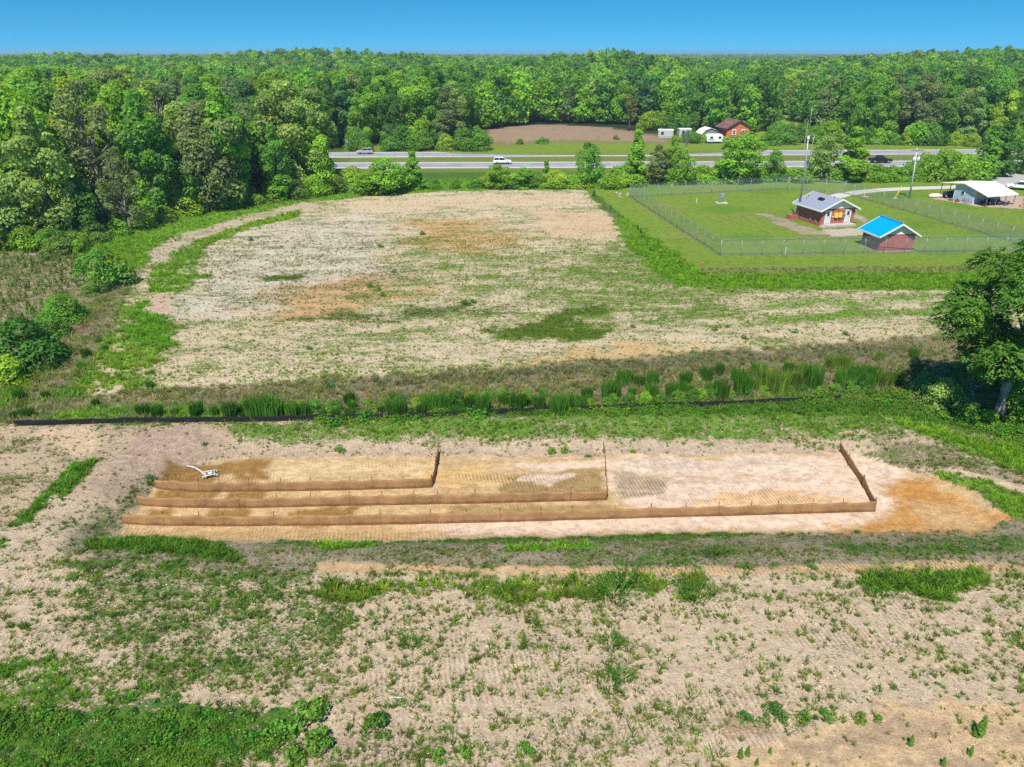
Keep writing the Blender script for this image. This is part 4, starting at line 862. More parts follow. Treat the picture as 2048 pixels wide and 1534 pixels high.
PS = [(1957, 1472, 42, 'tall pine seedling with a dark shadow at the lower right'), (1820, 1490, 22, 'pine seedling left of the tall one'), (1940, 1510, 20, 'pine seedling below the tall one'), (1885, 1530, 18, 'pine seedling by the bottom border at the right'), (1480, 1515, 22, 'leftmost pair seedling at the bottom, left one'), (1495, 1510, 20, 'leftmost pair seedling at the bottom, right one'), (1513, 1530, 16, 'seedling on the bottom border beside the pair'), (1540, 1506, 14, 'seedling right of the pair at the bottom')]
for px, py, h, lb in PS:
    x, y = at(px, py); plant('young0', 'seedling', x, y, hz(px, py, py - h), 'mid', lb, 'seedling', wid=.9)
FS = [(755, 580, 12), (765, 592, 9), (740, 575, 10), (618, 698, 9), (790, 545, 8), (930, 610, 12), (945, 606, 9), (845, 470, 9), (760, 495, 9), (1430, 660, 9), (1690, 670, 9), (478, 430, 8), (502, 482, 8), (1488, 678, 10), (660, 778, 14), (1455, 655, 7), (1265, 655, 8), (1590, 665, 9)]
fsl = [plant('weed1', 'weed', *at(px, py), hz(px, py, py - h), 'deep', None, 'weed', parts=('stem', 'leaves')) for px, py, h in FS]
number_from_left(fsl, 'small dark weed', 'on the bare middle field')
HB = [(1188, 392, 14), (1222, 417, 8), (1275, 460, 12), (1281, 466, 11), (1316, 490, 12), (1348, 513, 9), (1358, 530, 11), (1300, 502, 9), (1245, 436, 7)]
hbl = [plant('young0', 'border_shrub', *at(px, py), hz(px, py, py - h), 'deep', None, 'shrub', wid=1.3) for px, py, h in HB]
number_from_left(hbl, 'small dark shrub', 'on the lawn border beside the field')

# walnut and neighbours at the right
def spray_mesh(seed, C, B, n, L0, leaflet, material):
    g = np.random.default_rng(seed); C = np.array(C); B = np.array(B)
    k = g.choice(len(C), n, p=B ** 2 / (B ** 2).sum()); d = g.normal(size=(n, 3)); d /= np.linalg.norm(d, axis=1, keepdims=True); d[:, 2] = np.where(d[:, 2] < -.5, -d[:, 2], d[:, 2])
    p = C[k] + d * (B[k] * (.55 + .55 * g.random(n) ** .6))[:, None] * np.array((1, 1, .75))
    o = d.copy(); o[:, 2] *= .4; o += g.normal(size=(n, 3)) * .35; o /= np.linalg.norm(o, axis=1, keepdims=True); sd2 = np.cross(o, (0, 0, 1.)); sd2 /= np.linalg.norm(sd2, axis=1, keepdims=True) + 1e-9
    cs, ns, ss, ts = [], [], [], []; base = leaf_tint(g, n, np.clip(1 + g.normal(size=len(C)) * .12, .7, 1.3)[k]); ln = L0 * (.6 + .7 * g.random(n))
    for j in range(9):
        t = (j // 2 + .6) / 5.0; s = (1 if j % 2 else -1) * (0 if j == 8 else 1)
        c = p + o * (t * ln)[:, None] + sd2 * (s * leaflet * .45) + np.array((0, 0, -1)) * (t * t * ln * .5)[:, None]
        cs.append(c); ns.append(np.array((0, 0, 1.)) + o * .5 + g.normal(size=(n, 3)) * .35); ss.append(leaflet * (.7 + .6 * g.random(n))); ts.append(base * np.clip(1 + g.normal(size=(n, 1)) * .15, .5, 1.6))
    V, F = quads(np.vstack(cs), np.vstack(ns), np.concatenate(ss), .5, seed); return leafmesh('crown', V, F, np.vstack(ts), material)
def special_tree(name, label, px, py, trunk_pts, radii, C, B, n, L0, leaflet, tone, bark, limbs):
    x, y = at(px, py); t = thing(name, label, 'tree', (x, y, G(x, y) - .05)); m = MB(); m.tube(trunk_pts, radii, 10); m.build('trunk', bark, t, True)
    for i in limbs:
        c = Vector(C[i]); j = min(range(len(trunk_pts)), key=lambda q: abs(trunk_pts[q][2] - (c.z - 1.5))); a = Vector(trunk_pts[j]); m = MB(); r = radii[j]
        m.tube([a, a.lerp(c, .5) + Vector((0, 0, .3)), c], [r * .5, r * .3, r * .1], 6); m.build('branch', bark, t, True)
    b = link('crown', spray_mesh(hash(name) % 100 if False else len(label), C, B, n, L0, leaflet, LEAF), t); c = CG[tone]; b.color = (c[0] * .72, c[1] * .75, c[2] * .8, 1); return t
gr = random.Random(12); WC = []; WB = []
for k in range(52):
    zt = gr.uniform(6.1, 13.8); rad = 5.5 * math.sqrt(max(.06, 1 - ((zt - 8.2) / 6.2) ** 2)); a = gr.uniform(0, 6.283); q = rad * math.sqrt(gr.uniform(.1, 1)); WC.append((q * math.cos(a) + .3, q * math.sin(a), zt)); WB.append(gr.uniform(.8, 1.5))
for k in range(9): WC.append((gr.uniform(-4.6, 3.5), gr.uniform(-2.2, .6), gr.uniform(3.6, 5.6))); WB.append(gr.uniform(.7, 1.1))
special_tree('walnut_tree', 'big walnut like tree with feathery leaves and stout broken trunk at the right border', 1995, 832, [(0, 0, -.4), (0, 0, .8), (-.05, 0, 2.5), (.0, .1, 4.3), (.1, .2, 7), (.2, .2, 10), (.2, .1, 13)], [.52, .42, .36, .32, .22, .14, .05], WC, WB, 5600, .62, .27, 'mid', PALEBARK, range(0, 60, 4))
WC2 = [(gr.uniform(-1.5, 3.2), gr.uniform(-1, 2.4), gr.uniform(2.4, 6.2)) for k in range(16)]
special_tree('leaning_tree', 'thin leaning tree with pale trunk just left of the stout walnut trunk', 1948, 815, [(0, 0, -.3), (-.5, .2, 1.6), (-.75, .4, 3.2), (-.1, .6, 5.2), (.6, .8, 7.5)], [.2, .17, .14, .1, .04], WC2, [gr.uniform(.6, 1.0) for _ in WC2], 420, .5, .2, 'olive', PALEBARK, range(0, 16, 2))
WC3 = [(gr.uniform(-4, 3), gr.uniform(-2, 3), gr.uniform(7, 15)) for k in range(22)]
x, y = 50.5, 57
special_tree('dark_tree', 'dark leaved tree behind the walnut, cut by the right border', 2120, 760, [(0, 0, -.3), (0, 0, 6), (0, 0, 14)], [.35, .25, .06], WC3, [gr.uniform(1.1, 1.8) for _ in WC3], 1500, .6, .28, 'mid', BARK, range(0, 22, 4))
for px, py, h, key, wd, tone, lb in ((2062, 835, 4.6, 'bush0', .8, 'yellow', 'bright yellow green shrub right of the stout walnut trunk'), (1880, 815, 2.6, 'bush2', 1.0, 'pale', 'feathery grey green shrub left of the leaning tree'), (1975, 765, 4.0, 'vase0', .9, 'mid', 'dark undergrowth tree between the two trunks, set back'), (2030, 775, 5.5, 'vase1', 1.0, 'mid', 'dark undergrowth tree behind the stout walnut trunk'), (1935, 838, 1.5, 'bush0', 1.0, 'mid', 'leafy shrub in front of the leaning tree foot'), (1972, 850, 1.3, 'bush2', 1.0, 'bright', 'bright low shrub left of the stout walnut foot'), (1845, 792, 2.2, 'bush1', .9, 'pale', 'pale low shrub beside the shaded hollow left of the leaning tree'), (2060, 850, 2.0, 'bush1', 1.2, 'mid', 'low shrub at the foot of the walnut by the right border')):
    x, y = at(px, py); plant(key, 'shrub', x, y, h, tone, lb, 'shrub', wid=wd)

# ------------------------------------------------------------------ erosion control: coir baffles, silt fence, skimmer
EDGING = simple('dull_edging', (.17, .15, .10), .95, var=.4, scale=1.5)
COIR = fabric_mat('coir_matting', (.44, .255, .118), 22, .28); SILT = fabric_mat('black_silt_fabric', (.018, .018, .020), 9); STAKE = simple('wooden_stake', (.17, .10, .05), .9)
def fabric_fence(name, label, cat, px, height, gap, material, stakes=True, sag=.11, ends=1.0, thick=.02, proud=.14, seed=1):
    pts = [Vector((*P(*p), 0)) for p in px]; g = random.Random(seed); path = []; s0 = 0; st = []
    for a, b in zip(pts[:-1], pts[1:]):
        ln = (b - a).length; n = max(2, int(ln / .16)); np_ = max(1, round(ln / gap))
        cuts = [0] + sorted((i + g.uniform(-.22, .22)) / np_ for i in range(1, np_)) + [1]
        for c in cuts: st.append(a.lerp(b, c))
        for i in range(n + (b is pts[-1])):
            t = i / n; j = max(q for q in range(len(cuts)) if cuts[q] <= t + 1e-6); j = min(j, len(cuts) - 2); u = (t - cuts[j]) / (cuts[j + 1] - cuts[j]); path.append((a.lerp(b, t), (b - a).normalized(), 4 * u * (1 - u)))
    x0, y0 = pts[0].x, pts[0].y; t = thing(name, label, cat, (x0, y0, G(x0, y0))); base = Vector((x0, y0, G(x0, y0)))
    V = []; rows = 5; n = len(path)
    for i, (p, d, u) in enumerate(path):
        nn = Vector((-d.y, d.x, 0)); gz = G(p.x, p.y); e = min(1, (i + 1.5) / 5) if ends < 1 else 1
        hh = height * (ends + (1 - ends) * e) - sag * u - .14 * fbm(np.array(p.x * .9), np.array(p.y * .9), seed)
        for side in (-1, 1):
            for r in range(rows):
                f = r / (rows - 1); bul = (.05 * u * math.sin(f * 2.6) + .05 * (float(fbm(np.array(p.x * 1.7 + f), np.array(p.y * 1.7 + f * 2), seed + 4)) - .5) + .05 * (float(vnoise(np.array(p.x * 4.1), np.array(p.y * 4.1), seed)) - .5) * f + .08 * (1 - f) ** 2)
                q = p - nn * bul + nn * side * thick * .5 - base; V.append((q.x, q.y, gz - .04 + f * (hh + .04) - base.z))
    F = []; w2 = rows * 2
    for i in range(n - 1):
        for side in (0, 1):
            o = side * rows
            for r in range(rows - 1): F.append((i * w2 + o + r, (i + 1) * w2 + o + r, (i + 1) * w2 + o + r + 1, i * w2 + o + r + 1))
        F.append((i * w2 + rows - 1, (i + 1) * w2 + rows - 1, (i + 1) * w2 + 2 * rows - 1, i * w2 + 2 * rows - 1))
    for i in (0, n - 1): F.append(tuple(i * w2 + r for r in range(rows)) + tuple(i * w2 + rows + r for r in reversed(range(rows))))
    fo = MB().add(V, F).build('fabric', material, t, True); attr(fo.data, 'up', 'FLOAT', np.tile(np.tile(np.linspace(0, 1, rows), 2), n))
    for p in st if stakes else []:
        gz = G(p.x, p.y); q = p - base; m = MB(); lx, ly = g.uniform(-.03, .03), g.uniform(-.03, .03); oy = .085
        m.tube([(q.x, q.y - oy, gz - .1 - base.z), (q.x + lx, q.y + oy + ly, gz + height + proud * g.uniform(.5, 1.2) - base.z)], .026, 6); m.build('stake', STAKE, t)
    return t
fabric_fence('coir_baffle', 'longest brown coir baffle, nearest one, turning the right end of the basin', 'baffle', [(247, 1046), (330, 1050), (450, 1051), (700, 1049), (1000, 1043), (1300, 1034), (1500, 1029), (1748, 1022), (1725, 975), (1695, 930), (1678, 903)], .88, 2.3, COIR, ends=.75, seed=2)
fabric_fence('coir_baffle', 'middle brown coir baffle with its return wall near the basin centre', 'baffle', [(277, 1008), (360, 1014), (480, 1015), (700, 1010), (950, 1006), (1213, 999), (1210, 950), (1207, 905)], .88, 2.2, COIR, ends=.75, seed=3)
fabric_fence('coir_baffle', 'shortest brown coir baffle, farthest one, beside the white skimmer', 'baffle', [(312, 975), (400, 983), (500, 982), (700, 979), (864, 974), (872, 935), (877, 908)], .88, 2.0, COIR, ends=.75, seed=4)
fabric_fence('silt_fence', 'low black silt fence running along the ditch behind the basin', 'fence', [(30, 851), (250, 845), (450, 843), (760, 838), (950, 830), (1150, 821), (1440, 811), (1560, 806), (1680, 800)], .55, 2.4, SILT, True, .05, proud=.08, seed=6)
sx, sy = P(421, 952); sz = G(sx, sy)
sk = thing('skimmer', 'white pipe skimmer frame with long hose lying in the golden basin corner', 'skimmer', (sx, sy, sz), R(22))
PVC = simple('grimy_white_pvc', (.50, .48, .44), .5, var=.15, scale=5)
def pipe(a, b, r, nm, m=PVC, n=8): return MB().tube([a, b], r, n).build(nm, PVC if m.name == 'white_pvc' else m, sk, True)
for yy in (-.30, .30): pipe((-.50, yy, .26), (.50, yy, .26), .045, 'float_pipe')
for xx in (-.30, .30): pipe((xx, -.42, .26), (xx, .42, .26), .04, 'cross_pipe')
for xx, yy in ((-.48, -.3), (-.48, .3), (.46, -.3), (.46, .3)): pipe((xx, yy, .26), (xx, yy, -.02), .045, 'leg')
MB().box((0, 0, .20), (.42, .34, .14)).build('orifice_box', GALV, sk); MB().box((.02, 0, .285), (.22, .2, .03)).build('lid', WHITE, sk)
hp = [P(411, 948), P(400, 943), P(392, 938), P(384, 936), P(374, 934)]; inv = Matrix.Rotation(-R(22), 3, 'Z')
hl = [inv @ Vector((p[0] - sx, p[1] - sy, G(*p) - sz + .10)) for p in hp]; hl[0] = Vector((-.36, .05, .2))
MB().tube(hl, .06, 8).build('hose', PVC, sk, True)
dbx, dby = P(790, 1397); MB().tube([(-.28, 0, .03), (-.05, .02, .06), (.1, -.01, .05), (.3, .05, .03)], [.01, .035, .04, .01], 6).build('plastic_scrap', WHITE).location = (dbx, dby, G(dbx, dby))
tag(bpy.data.objects['plastic_scrap'], 'crumpled white plastic scrap lying in the near sandy field', 'litter')

# ------------------------------------------------------------------ brick buildings
def gable_house(name, label, loc, rz, w, l, h, ridge, ov, wallm, roofm, trimm, gablem, plinth=0, seams=0, cat='building', thick=.12):
    t = thing(name, label, cat, loc, rz); b = MB(); b.box((w / 2, l / 2, h / 2 - .15), (w, l, h + .3)); b.build('wall', wallm, t)
    for yy in (.0, l):
        m = MB(); s = 1 if yy else -1; pitch = (ridge - h) / (w / 2)
        m.prism([(.02, h), (w - .02, h), (w / 2, ridge - .03)], yy - .02 if not yy else l - .10, yy + .10 if not yy else l + .02); m.build('gable', gablem, t)
    sl = (ridge - h) / (w / 2); ez = h - ov * sl; roofs = []
    for s in (0, 1):
        m = MB(); a = (-ov, ez) if not s else (w + ov, ez); 
        prof = [a, (w / 2, ridge), (w / 2, ridge + thick), (a[0], ez + thick)]
        m.prism(prof, -ov, l + ov); rf = m.build('roof', roofm, t); roofs.append(rf)
        if seams:
            for k in range(seams):
                y = -ov + (l + 2 * ov) * (k + .5) / seams; m = MB(); nx = -sl if not s else sl; q = math.hypot(1, sl)
                m.prism([(a[0], ez + thick - .005), (w / 2, ridge + thick - .005), (w / 2, ridge + thick + .05), (a[0], ez + thick + .05)], y - .03, y + .03); m.build('seam', roofm, rf)
        m = MB(); e = a[0] + (-.03 if not s else .03); m.box((e, l / 2, ez + .01), (.05, l + 2 * ov + .1, .24)); m.build('fascia', trimm, t)
        for yy in (-ov - .03, l + ov + .03):
            m = MB(); m.prism([(a[0] + (-.05 if not s else .05), ez - .11), (w / 2, ridge - .10), (w / 2, ridge + thick + .02), (a[0] + (-.05 if not s else .05), ez + thick + .02)], yy - .03, yy + .03); m.build('rake_board', trimm, t)
        m = MB(); m.prism([(a[0], ez - .012), (w / 2, ridge - .012), (w / 2, ridge - .035), (a[0], ez - .035)], -ov + .01, l + ov - .01); m.build('soffit', SOFFIT, t)
    return t
bx, by = P(1639, 453)
b1 = gable_house('brick_building', 'red brick utility building with grey shingle roof, two doors and yellow boxes', (bx, by, 0), R(15), 6.5, 6.8, 2.85, 4.35, .55, BRICK, SHINGLE, WHITE, CREAM)
def pt(nm, m, parent, c, d, bevel=0, label=None):
    o = MB().box(c, d).build(nm, m, parent, bevel=bevel)
    if label: o['label'] = label
    return o
for dx in (.75, 4.65):
    d = pt('door', DOORP, b1, (dx + .5, -.03, 1.45), (.95, .08, 2.05)); pt('window', DKGLASS, d, (dx + .5, -.08, 1.98), (.42, .03, .62)); pt('handle', DKMETAL, d, (dx + .86, -.10, 1.40), (.05, .06, .14))
    for q in (-.52, .52): pt('frame', WHITE, d, (dx + .5 + q, -.05, 1.47), (.08, .10, 2.14))
    pt('frame', WHITE, d, (dx + .5, -.05, 2.55), (1.12, .10, .08)); pt('lintel', CONC, d, (dx + .5, -.012, 2.63), (1.2, .03, .07))
for x_ in (2.45, 3.25):
    q = pt('cabinet', YELLOW, b1, (x_ + .3, -.16, 1.75), (.60, .30, .78), .03); pt('cabinet_foot', BRICK, q, (x_ + .3, -.10, 1.28), (.35, .16, .12))
MB().tube([(4.35, -.02, 1.8), (4.35, -.22, 1.8)], .20, 14).build('meter', GALV, b1, True); pt('meter_box', GALV, b1, (4.3, -.08, 1.45), (.3, .14, .4))
pt('conduit', DKMETAL, b1, (3.15, -.04, 2.45), (.06, .06, .5)); pt('junction_box', WHITE, b1, (2.2, -.06, 1.55), (.16, .1, .2))
pt('porch', CONC, b1, (3.2, -.72, .19), (5.6, 1.40, .38), .02)
for k in range(2): pt('step', CONC, b1, (.15 - .3 * k, -.72, .12 - .06 * k), (.42, 1.2, .25 - .12 * k))
sl = (4.35 - 2.85) / 3.25
vm = MB(); vm.box((0, 0, 0), (.55, 1.25, .32)); v = vm.build('roof_vent', BLACK, b1, bevel=.05); v.location = (1.75, 3.0, 2.85 + 1.75 * sl + .28); v.rotation_euler = (0, -math.atan(sl), 0)
for y_ in (1.2, 2.6): pt('wall_vent', CONC, b1, (-.02, y_, .75), (.06, .30, .34))
pt('brick_plinth', BRICK, b1, (-.75, 6.6, .38), (1.5, 1.3, .80)); pt('blue_tank', simple('blue_plastic', (.03, .08, .35), .5), b1, (-.65, 6.4, .9), (.5, .4, .25), .06)
for x_, y_ in ((1.0, 5.9), (1.7, 6.4), (2.9, 1.3)): MB().tube([(x_, y_, 2.85 + x_ * sl), (x_, y_, 2.85 + x_ * sl + .42)], .05, 8).build('vent_pipe', DKMETAL, b1)
bx, by = P(1756, 504)
b2 = gable_house('brick_shed', 'small dark red brick shed with bright blue metal roof behind the front fence', (bx, by, 0), R(6), 5.25, 4.6, 2.55, 4.05, .55, BRICK2, BLUE, WHITE, CREAM, seams=15)
pt('ridge_cap', BLUE, b2, (2.625, 2.3, 4.21), (.3, 5.72, .05)); q = pt('louvre_vent', DOORP, b2, (.62, -.03, 2.22), (.48, .08, .46))
for k in range(4): pt('slat', GALV, q, (.62, -.08, 2.06 + .11 * k), (.42, .03, .05))
q = pt('wall_vent', DOORP, b2, (-.03, 3.6, .9), (.08, .40, .42)); pt('pipe_stub', WHITE, b2, (-.08, 1.6, 1.0), (.2, .09, .09)); pt('footing', CONC, b2, (2.625, 2.3, .03), (5.5, 4.85, .16))
# shelter with open bays
sx, sy = P(1926, 404); ud = Vector((.954, .30)); vd = Vector((.30, -.954)); CORR = simple('cream_roof_sheet', (.80, .70, .58), .5, var=.06, scale=.8); SIDING = simple('pale_blue_siding', (.50, .58, .66), .6, var=.06)
sh = thing('shelter', 'metal roofed shelter with pale blue shed in the middle and open bays', 'shelter', (sx, sy, 0), math.atan2(ud.y, ud.x))
# local: x along the ridge, y toward the woods, z up; shed body between two open bays
pt('slab', CONC, sh, (3.4, .2, .03), (7.2, 5.0, .10))
body = MB(); body.prism([(-2.1, 0), (2.4, 0), (2.4, 2.9), (0.3, 3.35), (-2.1, 2.62)], .05, 6.7, axis='x'); body.build('shed_wall', SIDING, sh)
for k in range(11): pt('siding_board', SIDING, sh, (.02, .15, .35 + k * .22), (.05, 4.40, .17))
pt('corner_board', WHITE, sh, (.02, -2.12, 1.3), (.10, .12, 2.6)); pt('corner_board', WHITE, sh, (.02, 2.42, 1.4), (.10, .12, 2.8))
w_ = pt('window', WHITE, sh, (-.03, .5, 1.75), (.08, .75, .8)); pt('pane', DKGLASS, w_, (-.08, .5, 1.75), (.03, .58, .62))
for s, a, z1 in ((1, 5.9, 2.75), (-1, -5.2, 1.95)):
    m = MB(); m.prism([(.3, 3.45), (a, z1), (a, z1 + .07), (.3, 3.53)], -.5, 7.3, axis='x'); rf = m.build('roof', CORR, sh)
    m = MB(); m.box((3.4, a, z1 - .03), (7.8, .06, .18)); m.build('eave_trim', WHITE, sh)
    for xx in (.0, 2.3, 4.6, 6.9): m = MB(); m.tube([(xx, a - s * .25, -.2), (xx, a - s * .25, z1)], .075, 8); m.build('post', WOOD, sh)
for k in range(16):
    for s, a, z1 in ((1, 5.9, 2.75), (-1, -5.2, 1.95)):
        xx = -.4 + k * .5; m = MB(); m.prism([(.3, 3.525), (a, z1 + .065), (a, z1 + .095), (.3, 3.555)], xx - .02, xx + .02, axis='x'); m.build('roof_rib', CORR, sh)
# things kept under and around the shelter
def shp(u, v): q = Vector((sx, sy)) + ud * u + Vector((-ud.y, ud.x)) * v; return (q.x, q.y, 0)
def wheel(parent, c, r, wd, axis='y'):
    d = Vector((0, wd / 2, 0)); c = Vector(c); o = MB().tube([c - d, c + d], r, 16).build('wheel', RUBBER, parent, True); 
    MB().tube([c - d * 1.06, c + d * 1.06], r * .58, 12).build('rim', GALV, o, True); return o
def tractor(label, loc, rz, paint, s=1):
    t = thing('tractor', label, 'tractor', loc, rz); t.scale = (s, s, s)
    MB().box((.7, 0, .95), (1.5, .6, .6)).build('hood', paint, t, bevel=.08); MB().box((-.5, 0, .75), (1.1, .9, .35)).build('chassis', DKMETAL, t, bevel=.04)
    MB().box((-.55, 0, 1.08), (.5, .5, .15)).box((-.8, 0, 1.35), (.12, .5, .5)).build('seat', BLACK, t, bevel=.03); MB().tube([(.1, 0, 1.2), (-.15, 0, 1.5)], .025).build('steering_column', DKMETAL, t)
    MB().tube([(-.15, math.cos(a) * .2, 1.5 + .2 * math.sin(a)) for a in [k * .7 for k in range(10)]], .02, 6).build('steering_wheel', BLACK, t)
    MB().tube([(.9, .2, 1.2), (.9, .2, 1.75)], .04).build('exhaust', DKMETAL, t)
    for yy in (-.62, .62): wheel(t, (-.65, yy, .62), .62, .32)
    for yy in (-.5, .5): wheel(t, (1.2, yy, .36), .36, .22)
    return t
GREENP = simple('dark_green_paint', (.02, .05, .03), .4); REDP = simple('faded_red_paint', (.35, .05, .04), .5); BLUEP = simple('dull_blue_paint', (.05, .12, .3), .5)
tractor('dark green tractor parked in the far open bay of the shelter', shp(1.2, 4.4), R(190), GREENP); tractor('dark tractor second in the far bay of the shelter', shp(3.4, 4.3), R(170), BLACK)
tractor('small dark garden tractor under the near roof of the shelter', shp(1.5, -3.6), R(200), BLACK, .75); tractor('small blue garden tractor under the near roof, farther right', shp(3.8, -3.7), R(160), BLUEP, .75)
def mower(label, loc, rz, paint):
    t = thing('lawn_mower', label, 'mower', loc, rz); MB().box((0, 0, .28), (.7, .55, .22)).build('deck', paint, t, bevel=.06); MB().box((.05, 0, .48), (.3, .3, .2)).build('engine', DKMETAL, t, bevel=.04)
    MB().tube([(-.3, -.22, .3), (-1.0, -.22, 1.0), (-1.0, .22, 1.0), (-.3, .22, .3)], .018, 6).build('handle', GALV, t)
    for a, b in ((.28, .3), (.28, -.3), (-.28, .3), (-.28, -.3)): wheel(t, (a, b, .13), .13, .07)
mower('red push mower by the shed wall of the shelter', shp(-.9, .6), R(70), REDP); mower('grey push mower left of the red one by the shed wall', shp(-1.0, 2.0), R(120), GALV); mower('red push mower at the right corner of the shelter', shp(6.3, -4.3), R(30), REDP)
def bike(label, loc, rz, paint):
    t = thing('bicycle', label, 'bicycle', loc, rz); 
    for xx in (-.5, .5): 
        o = MB().tube([(xx + .32 * math.cos(a), 0, .33 + .32 * math.sin(a)) for a in [k * math.pi / 9 for k in range(19)]], .02, 6).build('wheel', RUBBER, t)
    MB().tube([(-.5, 0, .33), (-.15, 0, .75), (.4, 0, .75), (.5, 0, .33)], .02, 6).tube([(-.15, 0, .75), (0, 0, .33), (.4, 0, .75)], .02, 6).build('frame', paint, t)
    MB().box((-.18, 0, .85), (.24, .12, .05)).build('saddle', BLACK, t); MB().tube([(.38, -.25, .95), (.36, 0, .92), (.38, .25, .95)], .015, 6).build('handlebar', DKMETAL, t)
bike('old bicycle leaning by the blue shed wall of the shelter', shp(-.8, -.8), R(80), REDP); bike('second old bicycle nearest the white corner of the shed', shp(-.9, -1.7), R(100), BLUEP)
x, y = P(1872, 395); m = MB(); m.tube([(-1.5, 0, .3), (-1.0, 0, .35), (.3, 0, .36), (1.3, 0, .3)], [.2, .42, .44, .18], 10); tag(m.build('tarp_bundle', CREAM, smooth=True), 'long cream tarp bundle lying at the left end of the shelter', 'tarp').location = (x, y, 0)
x, y = P(2040, 413); t = thing('traffic_cone', 'orange traffic cone right of the shelter', 'cone', (x, y, 0)); MB().box((0, 0, .03), (.42, .42, .06)).build('base', ORANGE, t); MB().tube([(0, 0, .05), (0, 0, .75)], [.17, .04], 12).build('cone', ORANGE, t, True); MB().tube([(0, 0, .38), (0, 0, .52)], [.118, .09], 12).build('band', WHITE, t, True)
x, y = P(2010, 411); t = thing('wheelbarrow', 'blue wheelbarrow in front of the shelter', 'wheelbarrow', (x, y, 0), R(25)); MB().add([(-.4, -.3, .6), (.5, -.3, .6), (.5, .3, .6), (-.4, .3, .6), (-.2, -.18, .32), (.3, -.18, .32), (.3, .18, .32), (-.2, .18, .32)], [(4, 5, 6, 7), (0, 1, 5, 4), (1, 2, 6, 5), (2, 3, 7, 6), (3, 0, 4, 7)]).build('tray', BLUEP, t)
wheel(t, (.6, 0, .2), .2, .09); 
for q in (-.25, .25): MB().tube([(.6, q * .3, .2), (-.2, q, .35), (-1.0, q, .62)], .02, 6).build('handle', WOOD, t)

# ------------------------------------------------------------------ compound fence
def chain_run(label, a, b, gap=3.0, h=2.25, gates=()):
    a, b = Vector((*a, 0)), Vector((*b, 0)); d = b - a; ln = d.length; t = thing('chain_link_fence', label, 'fence', a, math.atan2(d.y, d.x)); n = max(1, round(ln / gap))
    MB().box((ln / 2, 0, h / 2 + .02), (ln, .006, h - .02)).build('mesh_fabric', CHAIN, t)
    MB().tube([(0, 0, h + .03), (ln, 0, h + .03)], .022, 6).build('top_rail', GALV, t); MB().tube([(0, 0, .06), (ln, 0, .06)], .01, 6).build('bottom_wire', GALV, t)
    for k in range(n + 1):
        x = ln * k / n; r = .045 if k in (0, n) else .03; p = MB().tube([(x, 0, -.2), (x, 0, h + .08)], r, 8).build('post', GALV, t, True); MB().tube([(x, 0, h + .05), (x, -.26, h + .36)], .018, 6).build('barb_arm', GALV, p)
    for i in range(3): MB().tube([(0, -.08 - .085 * i, h + .15 + .10 * i), (ln, -.08 - .085 * i, h + .15 + .10 * i)], .007, 4).build('barbed_wire', GALV, t)
    MB().box((ln / 2, 0, .02), (ln, .22, .05)).build('mow_strip', EDGING, t); return t
FLc, FRc, BLc, BMc, BRc = (29.87, 100.2), (78.2, 102.9), (23.8, 145.6), (59.0, 155.4), (68.8, 150.0)
chain_run('front run of the barbed chain link fence, before the blue roofed shed', FLc, FRc); chain_run('left run of the barbed chain link fence, slanting along the field', BLc, FLc)
chain_run('back run of the barbed chain link fence, before the roadside trees', BMc, BLc); chain_run('right run of the barbed chain link fence, before the shelter', FRc, BRc)
gt = chain_run('double gate run of the chain link fence across the gravel drive', BRc, BMc, gap=3.8); 
# ------------------------------------------------------------------ poles, posts, small gear in the compound
x, y = P(1595, 438); t = thing('antenna_mast', 'tall grey mast with short side mast beside the brick building', 'mast', (x, y, 0))
MB().tube([(0, 0, -.3), (-.12, 0, 8), (-.5, 0, 13.6)], [.17, .15, .12], 12).build('pole', GALV, t, True); MB().tube([(-.5, 0, 13.5), (-.7, 0, 18.6)], [.07, .03], 8).build('antenna', GALV, t, True)
MB().box((-.5, 0, 13.6), (.35, .35, .5)).build('junction_box', WHITE, t, bevel=.04); MB().tube([(-.5, 0, 13.9), (.45, 0, 14.0)], .035, 6).build('bracket', GALV, t)
MB().tube([(.5, 0, 14.1), (.15, 0, 8.8)], .05, 8).build('side_mast', GALV, t, True); MB().tube([(-.1, 0, 9), (.17, 0, 9.0)], .03, 6).build('bracket', GALV, t); MB().box((0, -.2, 1.4), (.4, .2, .6)).build('control_box', GALV, t)
MB().tube([(.5, 0, 12.3), (10, 14, 11.1), (28.9, 19, 9.0)], .014, 4).build('cable', DKMETAL, t)
x, y = P(1819, 396); t = thing('utility_pole', 'pale utility pole with crossarm and two transformers left of the shelter', 'utility pole', (x, y, 0))
MB().tube([(0, 0, -.4), (-.35, 0, 5), (-.75, 0, 9.6)], [.17, .15, .11], 12).build('pole', simple('pale_pole', (.46, .46, .44), .85, var=.12), t, True)
MB().box((-.72, -.14, 9.2), (2.4, .11, .13)).build('crossarm', WOOD, t)
for q in (-1.8, -1.2, -.2, .36): MB().tube([(q, -.14, 9.25), (q, -.14, 9.5)], [.05, .03], 8).build('insulator', WHITE, t)
for q in (-1.0, -.15): o = MB().tube([(q, -.22, 7.0), (q, -.22, 7.95)], .24, 14).build('transformer', simple('pale_transformer_paint', (.55, .58, .6), .5), t, True); MB().tube([(q, -.22, 7.95), (q, -.22, 8.25)], .05, 8).build('bushing', WHITE, o)
